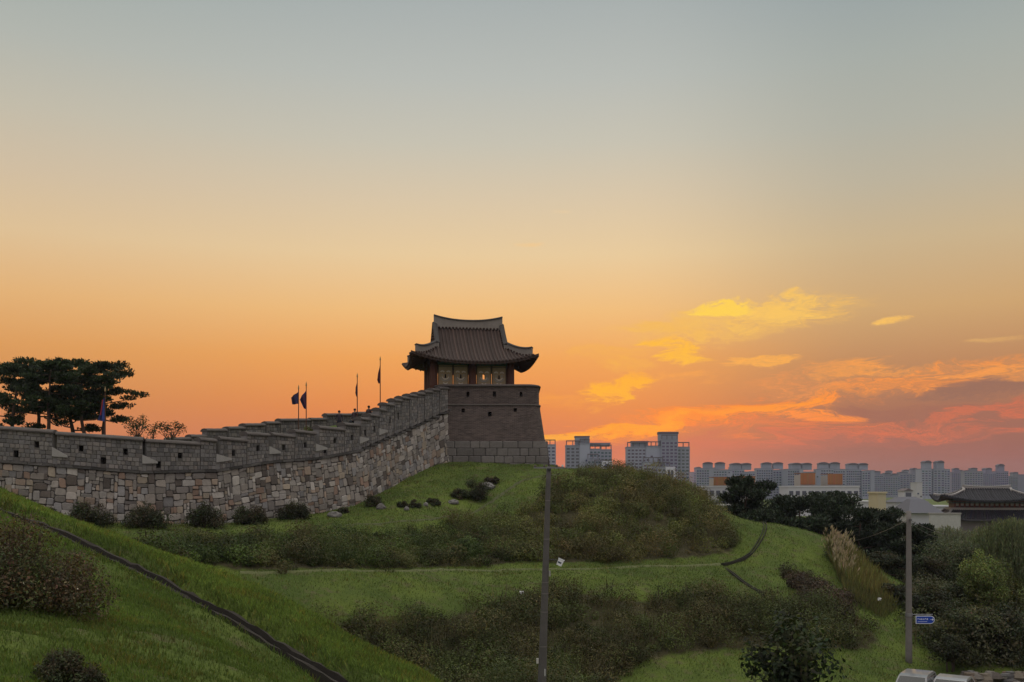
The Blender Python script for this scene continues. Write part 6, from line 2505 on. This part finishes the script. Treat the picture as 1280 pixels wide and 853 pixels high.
def apartment(label, px0, px1, top, d, cols, floors, group, pods=(), pod_h=9, pod_w=12, wall=CW, stepped=None, frame=False, depth=14, yaw=0.0, parts=False, band=None, win=(0.06, 0.07, 0.095), mark=None, dome=True, blank=()):
    """apartment slab: walls with recessed window bays, roof parapet, stair-head pods; windows are parts when they are large enough to see"""
    w = (px1 - px0) / F * d
    xc = PX((px0 + px1) / 2, d)
    H = PZ(top, d) - ZG
    root = tag(empty('apartment_block', (xc, d, ZG), yaw), label, 'apartment block', group)
    rnd = random.Random(label)
    fh = 2.85
    b = MB()
    # stepped: list of (fraction0, fraction1, height drop) segments of the skyline, front offset
    segs = stepped or [(0, 1, 0, 0)]
    wins = []
    for (f0, f1, drop, fo) in segs:
        xa, xb = -w / 2 + w * f0, -w / 2 + w * f1
        h = H - drop
        tone = wall if not band else wall
        k = rnd.uniform(0.80, 1.15)
        b.box(((xa + xb) / 2, depth / 2 + fo, h / 2), (xb - xa - 0.02, depth, h), 0, tuple(v * k for v in tone))
        b.box(((xa + xb) / 2, depth / 2 + fo, h + .5), (xb - xa + 0.5, depth + .5, 1.0), 0, tuple(v * .75 for v in tone))
        n = max(1, int(round((xb - xa) / (w / cols))))
        cwid = (xb - xa) / n
        isb = any(abs((f0 + f1) / 2 - q) < 1e-3 for q in blank)
        for i in range(n):
            for fl_ in range(int((h - 2) / fh)):
                zc = h - 2.2 - fl_ * fh
                if isb and rnd.random() < 0.93:
                    continue
                wins.append((xa + cwid * (i + .5), fo, zc, cwid * 0.62))
        # pilasters between bays
        if not isb:
            for i in range(n + 1):
                b.box((xa + cwid * i, fo - .12, h / 2), (cwid * 0.14, .25, h - 0.3), 0, tuple(v * 0.86 for v in tone))
    b.build('wall', M_FACADE, root)
    vis = [q for q in wins if q[2] + ZG > -8]
    vis.sort(key=lambda q: -q[2])
    def addwin(mbx, x, y, z, wd, ox=0, oz=0):
        mbx.hexa([(x - wd / 2 - ox, y - .16, z - .75 - oz), (x + wd / 2 - ox, y - .16, z - .75 - oz), (x + wd / 2 - ox, y + .02, z - .75 - oz), (x - wd / 2 - ox, y + .02, z - .75 - oz),
                  (x - wd / 2 - ox, y - .16, z + .75 - oz), (x + wd / 2 - ox, y - .16, z + .75 - oz), (x + wd / 2 - ox, y + .02, z + .75 - oz), (x - wd / 2 - ox, y + .02, z + .75 - oz)], tuple(v * rnd.uniform(.6, 1.6) for v in win))
    if parts:
        proto = {}
        for (x, y, z, wd) in vis[:100]:
            key = round(wd, 1)
            if key not in proto:
                m_ = MB()
                addwin(m_, 0, 0, 0, wd)
                o = m_.build('window', M_GLASS, root)
                proto[key] = o
            else:
                o = proto[key].copy()
                link(o, root)
            o.location = (x, y, z)
        rest = vis[100:]
    else:
        rest = vis
    if rest:
        m_ = MB()
        for q in rest:
            addwin(m_, *q)
        o = m_.build('windows', M_GLASS, root)
        o['kind'] = 'stuff'
    for (p, ph, pw) in pods:
        x = PX(p, d) - xc
        m_ = MB()
        z0 = H
        m_.box((x, depth * .4, z0 + ph * .42), (pw, depth * .6, ph * .84), 0, tuple(v * 0.82 for v in wall))
        if dome:
            out = [(x - pw * .54, z0 + ph * .82)] + [(x + pw * .54 * math.cos(R(a)), z0 + ph * .80 + ph * .34 * math.sin(R(a))) for a in range(165, 14, -15)] + [(x + pw * .54, z0 + ph * .82)]
            m_.prism(out, depth * .05, depth * .75, col=(0.10, 0.09, 0.10))
        else:
            m_.box((x, depth * .4, z0 + ph * .9), (pw * 1.06, depth * .62, ph * .14), 0, (0.10, 0.09, 0.10))
        m_.build('stair_head', M_FACADE, root)
    if frame:
        for (fx0, fx1, drop, fo) in segs:
            m_ = MB()
            xa, xb = -w / 2 + w * fx0, -w / 2 + w * fx1
            z0 = H - drop + 1
            n = max(2, int((xb - xa) / 4))
            for i in range(n + 1):
                m_.box((xa + .4 + (xb - xa - .8) * i / n, fo + .6, z0 + 1.6), (.7, .9, 3.2), 0, (0.14, 0.125, 0.13))
            m_.box(((xa + xb) / 2, fo + .6, z0 + 3.5), (xb - xa - .1, 1.4, .8), 0, (0.12, 0.105, 0.11))
            m_.build('roof_frame', M_FACADE, root)
    if mark:
        x0, x1, y0, y1, kind = mark
        xa, xb = PX(x0, d) - xc, PX(x1, d) - xc
        z1, z0 = PZ(y0, d) - ZG, PZ(y1, d) - ZG
        m_ = MB()
        fo = -10.6
        m_.box(((xa + xb) / 2, fo + .25, (z0 + z1) / 2), (xb - xa, 1.1, z1 - z0), 0, (0.55, 0.55, 0.60))
        pnl = m_.build('gable_panel', M_FACADE, root)
        m_ = MB()
        cx_, cz_ = (xa + xb) / 2, (z0 + z1) / 2
        hh = (z1 - z0) * .30
        ww = (xb - xa) * .17
        if kind == 'H':
            for s in (-1, 1):
                m_.hexa([(cx_ + s * ww - .9, fo - .4, cz_ - hh), (cx_ + s * ww + .9, fo - .4, cz_ - hh), (cx_ + s * ww + .9, fo - .25, cz_ - hh), (cx_ + s * ww - .9, fo - .25, cz_ - hh),
                         (cx_ + s * ww - .9, fo - .4, cz_ + hh), (cx_ + s * ww + .9, fo - .4, cz_ + hh), (cx_ + s * ww + .9, fo - .25, cz_ + hh), (cx_ + s * ww - .9, fo - .25, cz_ + hh)], (0.05, 0.055, 0.07))
            m_.box((cx_, fo - .33, cz_), (2 * ww, .16, hh * .36), 0, (0.05, 0.055, 0.07))
        else:
            m_.sphere((cx_, fo - .3, cz_), 1, 10, 7, (0.05, 0.08, 0.22), (2.6, .3, 2.2))
        m_.build('emblem', M_PAINT, pnl)
    return root


GN = 'tall apartment blocks behind the hill'
apartment('pale apartment block half hidden behind the right side of the bastion', 655, 694.5, 557, 830, 7, 15, GN, frame=True, parts=True)
apartment('stepped white apartment block standing alone right of the bastion', 707.5, 764.5, 558, 840, 11, 15, GN, stepped=[(0, .30, 0, 0), (.30, .52, -1.5, -1.0), (.52, .76, 3.0, .5), (.76, 1, 3.5, 0), (.46, .70, 11.5, -6), (.60, .98, 16.5, -10)],
          pods=[(728, 9, 12), (748, 3, 20)], frame=True, parts=True, dome=False, blank=(.41,), mark=(751, 764, 577, 590, 'dot'))
apartment('tallest stepped white apartment block with a dark letter on its gable', 784, 862, 560, 840, 16, 15, GN, stepped=[(0, .30, 0, 0), (.30, .54, -.5, -1.0), (.54, .80, -6.0, -3.0), (.80, 1, 0, .5), (.24, .56, 13, -7), (.40, .66, 17, -9)],
          pods=[(800, 6, 14), (836, 14, 16), (820, 2, 12)], frame=True, parts=True, dome=False, blank=(.42,), mark=(829.5, 841.5, 584, 604.5, 'H'))
GT = 'row of white apartment blocks with paired domed stair heads'
ORD = ['first', 'second', 'third', 'fourth', 'fifth', 'sixth']
TW = [(885, 900, 871, 908), (921, 934, 909, 944.5), (959, 973, 946, 982), (996, 1010, 984, 1019), (1030, 1044, 1020.5, 1056), (1067, 1080, 1057.5, 1092)]
for k, (a, b, p0, p1) in enumerate(TW):
    d = 1120 + 18 * (k % 3)
    apartment('apartment block with two domed stair heads, %s from the left of the row of six' % ORD[k], p0, p1, 586.5 + (k % 2), d, 12, 18, GT, pods=[(a, 7, 11), (b, 7, 11)], depth=16, yaw=R((-8, 5, -4, 7, -6, 4)[k]), wall=tuple(v * (0.95 + .04 * (k % 3)) for v in CW), parts=False,
              stepped=[((0, .42, 0, 0), (.42, .56, -.4, -1.5), (.56, 1, (1.5, 3, 2, 3, 1, 2)[k], -2)), ((0, .16, 1, -2), (.16, .60, 0, 0), (.60, 1, (1.5, 3, 2, 3, 1, 2)[k], 1)), ((0, .55, 0, 0), (.55, .84, 2, -3), (.84, 1, 1.4, -4))][k % 3], blank=(.49, .08, .92))
GF = 'far apartment blocks on the right horizon'
for k, (p0, p1, top, pods, lab) in enumerate([
        (1088, 1104, 594, [(1097, 5, 10)], 'grey apartment slab between the row of six and the yellow block'),
        (1104, 1125, 596, [(1110, 5, 9), (1119, 4, 9)], 'low grey apartment slab right above the yellow block'),
        (1125, 1152, 593, [(1130, 3, 12), (1144, 8, 8)], 'grey apartment slab with one raised stair head left of the tall twin tower'),
        (1190, 1206, 591, [(1196, 6, 8)], 'slim apartment tower just right of the tall twin tower'),
        (1206, 1228, 590, [(1218, 5, 9), (1210, 2, 8)], 'apartment slab rising behind the left half of the gate roof'),
        (1228, 1246, 592, [(1237, 7, 9)], 'apartment slab rising behind the middle of the gate roof'),
        (1243, 1260, 590, [(1252, 10, 9)], 'pointed apartment tower behind the right half of the gate roof'),
        (1261, 1279, 596, [(1270, 6, 8)], 'last whole apartment slab before the right picture edge'),
        (1280, 1310, 594, [(1292, 6, 8)], 'apartment slab cut by the right picture edge')]):
    apartment(lab, p0, p1, top, 1380 + 25 * (k % 4), 7, 18, GF, pods=pods, depth=16, yaw=R(random.uniform(-9, 9)), wall=tuple(v * random.uniform(.85, 1.0) for v in (0.27, 0.275, 0.32)), pod_h=6)
NUM = 'first second third fourth fifth sixth seventh eighth ninth tenth eleventh twelfth thirteenth fourteenth fifteenth sixteenth'.split()
rb_ = random.Random(77)
px_ = 866.0
for k in range(16):
    wpx = rb_.uniform(13, 24)
    apartment('distant pale apartment slab filling the gaps of the skyline, %s of sixteen from the left' % NUM[k], px_, px_ + wpx, rb_.uniform(588, 597), 1750 + 40 * (k % 5), rb_.randint(4, 7), 18, 'distant apartment slabs at the back of the skyline',
              pods=[(px_ + wpx * rb_.uniform(.25, .75), rb_.uniform(5, 9), rb_.uniform(8, 13))], depth=16, yaw=R(rb_.uniform(-12, 12)), wall=tuple(v * rb_.uniform(.85, 1.15) for v in (0.34, 0.34, 0.385)), win=(0.09, 0.10, 0.13))
    px_ += wpx + rb_.uniform(1, 7)
apartment('tall cream apartment tower with two big round stair heads', 1152, 1188, 587, 1200, 9, 18, None, pods=[(1160.7, 9.5, 8.5), (1176.5, 9.5, 8.5)], depth=18, stepped=[(0, .34, 0, 0), (.34, .42, 1.2, 2.5), (.42, .80, 0, 0), (.80, 1, .5, 1.5)], parts=False)
apartment('cream slab in front of the grey apartments, left of the twin tower', 1146, 1153, 604, 1000, 2, 12, None, depth=16, wall=(0.44, 0.43, 0.42), blank=(.5,))


def block(name, label, cat, px0, px1, top, bot, d, depth, col, group=None, win=None, roof=None):
    """low building: walls, flat roof with a parapet, window rows"""
    x0, x1 = PX(px0, d), PX(px1, d)
    z0, z1 = min(PZ(bot, d), ZG + 2), PZ(top, d)
    root = tag(empty(name, ((x0 + x1) / 2, d, ZG)), label, cat, group)
    w = x1 - x0
    mb = MB()
    h = z1 - ZG
    mb.box((0, depth / 2, h / 2), (w, depth, h), 0, col)
    mb.build('wall', M_FACADE, root)
    mb = MB()
    if roof == 'gable':
        out = [(-w / 2 - .5, h), (0, h + w * .3), (w / 2 + .5, h)]
        mb.prism(out, -.6, depth + .6, col=(0.12, 0.10, 0.10))
    elif roof == 'hip':
        mb.hexa([(-w / 2 - .8, -.8, h), (w / 2 + .8, -.8, h), (w / 2 + .8, depth + .8, h), (-w / 2 - .8, depth + .8, h), (-w / 4, depth * .4, h + 2.6), (w / 4, depth * .4, h + 2.6), (w / 4, depth * .6, h + 2.6), (-w / 4, depth * .6, h + 2.6)], (0.11, 0.11, 0.125))
    else:
        mb.box((0, depth / 2, h + .25), (w + .6, depth + .6, .5), 0, tuple(v * 1.1 for v in col))
    mb.build('roof', M_FACADE, root)
    if win:
        n, rows_, wh = win
        for r in range(rows_):
            for i in range(n):
                m_ = MB()
                ww = w / n * .62
                m_.box((0, -.1, 0), (ww, .24, wh), 0, (0.07, 0.075, 0.095))
                o = m_.build('window', M_GLASS, root)
                o.location = (-w / 2 + w * (i + .5) / n, 0, h - 2.6 - r * 4.2)
    return root


# school-like buildings behind the pines
block('school_building', 'white columned building with tall dark bays behind the spiky pine', 'building', 878, 925, 609, 660, 420, 14, (0.42, 0.42, 0.44), win=(6, 3, 2.2))
block('school_building', 'long white building with a row of small windows above the dark pines', 'building', 985, 1074, 609, 650, 430, 14, (0.50, 0.50, 0.52), win=(11, 2, 1.8))
GO = 'rust orange roof halls of the white buildings'
ORANGE = (0.30, 0.125, 0.045)
for k, (p0, p1, y0, y1, lab) in enumerate([(892, 912, 597, 607, 'rust orange roof hall on the white columned building'), (921, 944, 596, 607, 'rust orange roof hall partly hidden by the spiky pine'), (1000.5, 1019, 592, 606, 'left rust orange roof hall above the long white building'), (1034.5, 1053, 593, 606, 'right rust orange roof hall above the long white building')]):
    d = 447
    x0, x1 = PX(p0, d), PX(p1, d)
    root = tag(empty('roof_hall', ((x0 + x1) / 2, d, ZG)), lab, 'building', GO)
    h = PZ(y0, d) - ZG
    mb = MB()
    w = x1 - x0
    mb.box((0, 5, h / 2 - .3), (w, 10, h - .6), 0, (0.36, 0.33, 0.31))
    mb.build('wall', M_FACADE, root)
    mb = MB()
    nn = 12
    hh = PZ(y0, d) - PZ(y1, d)
    for i in range(nn):
        mb.box((-w / 2 + w * (i + .5) / nn, -.15, h - hh / 2), (w / nn * .86, .3, hh), 0, tuple(v * random.uniform(.85, 1.1) for v in ORANGE))
    mb.box((0, -.02, h - hh / 2), (w, .1, hh), 0, tuple(v * .7 for v in ORANGE))
    mb.box((0, 5, h + .1), (w + .3, 10.4, .3), 0, tuple(v * .7 for v in ORANGE))
    mb.build('cladding', M_FACADE, root)
for px in (886, 891.5, 894.5):
    pass
block('white_building', 'plain white block with two storeys seen between pine crowns', 'building', 1066, 1098, 628, 655, 330, 12, (0.46, 0.46, 0.47), win=(7, 2, 1.2))
block('yellow_building', 'narrow pale yellow block beside the dark pines', 'building', 1097.5, 1107.5, 617, 660, 300, 8, (0.46, 0.40, 0.26))
block('chapel', 'small white chapel with a steep tower below the grey apartments', 'building', 1130, 1141, 614, 650, 520, 8, (0.50, 0.50, 0.52), roof='gable', win=(1, 1, 3.5))
block('white_building', 'wide white building with a shallow roof right of the chapel', 'building', 1120, 1160, 628, 655, 480, 14, (0.46, 0.47, 0.50), roof='hip', win=(8, 1, 1.6))
block('house', 'white house with one dark window and a grey roof behind the signposted pole', 'house', 1139, 1173, 641.5, 690, 190, 9, (0.46, 0.47, 0.48), roof='hip', win=(1, 1, 1.0))
block('white_building', 'low pale building with a flat roof left of the gate', 'building', 1160, 1196, 634, 660, 330, 12, (0.40, 0.41, 0.43), win=(5, 1, 1.6))
GL = 'small white houses glimpsed through the pines'
for k, (px, py, d, lab) in enumerate([(912, 633, 260, 'white roofed house glimpsed low between the spiky pine trunks'), (1112, 650, 230, 'white roofed house glimpsed through the pine before the yellow block'), (1121, 661, 215, 'low white house glimpsed beside the signposted pole')]):
    block('house', lab, 'house', px - 9, px + 9, py, py + 30, d, 6, (0.5, 0.5, 0.5), GL, win=(3, 1, 1.0), roof=None)
# pale boundary wall under the gate
mb = MB()
d = 170
mb.box((0, 0, 0), (PX(1200, d) - PX(1162, d), .5, 4.4), 0, (0.40, 0.40, 0.37))
mb.box((0, 0, 2.3), (PX(1200, d) - PX(1162, d) + .2, .7, .25), 0, (0.28, 0.27, 0.25))
o = mb.build('boundary_wall', M_PLASTER)
o.location = (PX(1181, d), d, PZ(648, d) - 1.5)
tag(o, 'plain pale boundary wall left of the gate pavilion', 'wall')

# ---- the two-tier gate pavilion
d = 236.0
gate = tag(empty('gate_pavilion', (PX(1233, d), d, PZ(658, d)), R(-12)), 'large two-tier palace gate pavilion with dark sweeping roofs at the right', 'gate pavilion')
gz = gate.location.z
ze1, zr1 = PZ(625.5, d) - gz, PZ(610, d) - gz
gp = (0.30, 0.28, 0.26)
sub = bpy.data.objects.new('upper_storey', None)
link(sub, gate)
tiled_roof(sub, 11.0, 6.6, 5.3, ze1, zr1 - .2, 1.5, 0.55, gp, (0.028, 0.026, 0.030), (0.06, 0.035, 0.028), ridge_h=0.62, rt=0.25, thick=0.4, rafters=True, plaster_cap=gp)
mb = MB()
zt = ze1 + .5
z0 = PZ(636, d) - gz
mb.box((0, 0, (zt + z0) / 2), (15.6, 5.6, zt - z0), 0, (0.085, 0.045, 0.035))
for k in range(15):
    x = -7.6 + 15.2 * k / 14
    mb.box((x, -2.85, (zt + z0) / 2), (.34, .3, zt - z0), 0, (0.17, 0.045, 0.03))
for k in range(14):
    x = -7.05 + 15.2 * k / 14
    mb.box((x, -2.83, z0 + 1.15), (.62, .1, .85), 0, (0.36, 0.30, 0.27))
for k in range(3):
    mb.box((0, -2.95 - .25 * k, zt - 1.1 + .35 * k), (15.8 + .7 * k, .4, .24), 0, ((0.05, 0.08, 0.065), (0.15, 0.05, 0.03), (0.05, 0.075, 0.07))[k])
for s in (-1, 1):
    for k in range(3):
        mb.box((s * (7.9 + .25 * k), 0, zt - 1.1 + .35 * k), (.4, 5.8 + .7 * k, .24), 0, ((0.05, 0.08, 0.065), (0.15, 0.05, 0.03), (0.05, 0.075, 0.07))[k])
mb.build('timber_frame', M_WOOD, sub)
low = bpy.data.objects.new('lower_storey', None)
link(low, gate)
# lower skirt roof
ze2, zr2 = PZ(648.5, d) - gz, PZ(637, d) - gz
mb = MB()
def sk(u, v):
    """u along the front (-1..1), v from eave 0 to top 1"""
    return (0, 0, 0)
E, Tp = (10.6, 6.2), (8.3, 3.4)
for (ax, sgn) in (('x', -1), ('y', 1), ('x', 1), ('y', -1)):
    rows = []
    for j in range(5):
        v = j / 4
        hwx, hwy = E[0] + (Tp[0] - E[0]) * v, E[1] + (Tp[1] - E[1]) * v
        zz = ze2 + (zr2 - ze2) * (.65 * v + .35 * v * v)
        for i in range(15):
            u = -1 + 2 * i / 14
            lf = 1.0 * abs(u) ** 4 * (1 - v)
            rows.append((u * hwx, sgn * hwy, zz + lf) if ax == 'x' else (sgn * hwx, u * hwy, zz + lf))
    mb.grid(rows, 15, 5, (0.026, 0.024, 0.028))
    mb.grid([(x, y, z - .4) for x, y, z in rows], 15, 5, (0.05, 0.03, 0.025))
    mb.grid(rows[:15] + [(x, y, z - .4) for x, y, z in rows[:15]], 15, 2, (0.05, 0.045, 0.05))
    nroll = int((E[0] if ax == 'x' else E[1]) * 2 / .55)
    for i in range(nroll + 1):
        u = -1 + 2 * i / nroll
        lf = 1.0 * abs(u) ** 4
        a = Vector((u * Tp[0], sgn * Tp[1], zr2 + .05)) if ax == 'x' else Vector((sgn * Tp[0], u * Tp[1], zr2 + .05))
        b_ = Vector((u * E[0], sgn * E[1], ze2 + lf + .05)) if ax == 'x' else Vector((sgn * E[0], u * E[1], ze2 + lf + .05))
        m_ = a.lerp(b_, .5) - Vector((0, 0, .22 * (zr2 - ze2) * .35))
        mb.tube([a, m_, b_], .15, 5, tuple(v * random.uniform(.7, 1.3) for v in (0.026, 0.024, 0.028)))
skirt = mb.build('roof', M_TILE, low)
mb = MB()
for s in (-1, 1):
    mb.box((0, s * Tp[1], zr2 + .2), (Tp[0] * 2 + .4, .5, .55), 0, gp)
    mb.box((s * Tp[0], 0, zr2 + .2), (.5, Tp[1] * 2 + .4, .55), 0, gp)
for sx_ in (-1, 1):
    for sy_ in (-1, 1):
        a, b_ = Vector((sx_ * Tp[0], sy_ * Tp[1], zr2 + .25)), Vector((sx_ * E[0] * .95, sy_ * E[1] * .95, ze2 + 1.1))
        m_ = a.lerp(b_, .5) - Vector((0, 0, .35))
        mb.tube([a, m_, b_], .28, 6, gp)
mb.build('ridge', M_PLASTER, skirt)
mb = MB()
mb.box((0, 0, ze2 * .5 - 3), (16.2, 6.4, ze2 + 6.4), 0, (0.06, 0.035, 0.03))
for k in range(8):
    mb.box((-8.0 + 16 * k / 7, -3.3, ze2 * .5 - 3), (.5, .4, ze2 + 6.2), 0, (0.15, 0.045, 0.03))
mb.build('timber_frame', M_WOOD, low)
mb = MB()
sz_ = ze2 - 0.5
mb.box((0, 0, (sz_ - 8) / 2), (26, 9.6, sz_ + 8), 0, (0.15, 0.135, 0.125))
mb.box((0, 0, sz_ + .12), (26.4, 10.0, .24), 0, (0.10, 0.09, 0.085))
mb.build('stone_base', M_STONE, gate)

# ------------------------------------------------------------------ dusk haze over the town
hm = bpy.data.materials.new('haze')
hm.use_nodes = True
hn = hm.node_tree
for n_ in list(hn.nodes):
    if n_.type == 'BSDF_PRINCIPLED':
        hn.nodes.remove(n_)
pv = hn.nodes.new('ShaderNodeVolumePrincipled')
pv.inputs['Color'].default_value = (0.72, 0.78, 0.95, 1)
pv.inputs['Density'].default_value = HAZE
pv.inputs['Anisotropy'].default_value = 0.0
hn.links.new(pv.outputs[0], [n_ for n_ in hn.nodes if n_.type == 'OUTPUT_MATERIAL'][0].inputs['Volume'])
mb = MB()
mb.box((0, 1100, 25), (5000, 3100, 84))
tag(mb.build('haze', hm), kind='stuff')
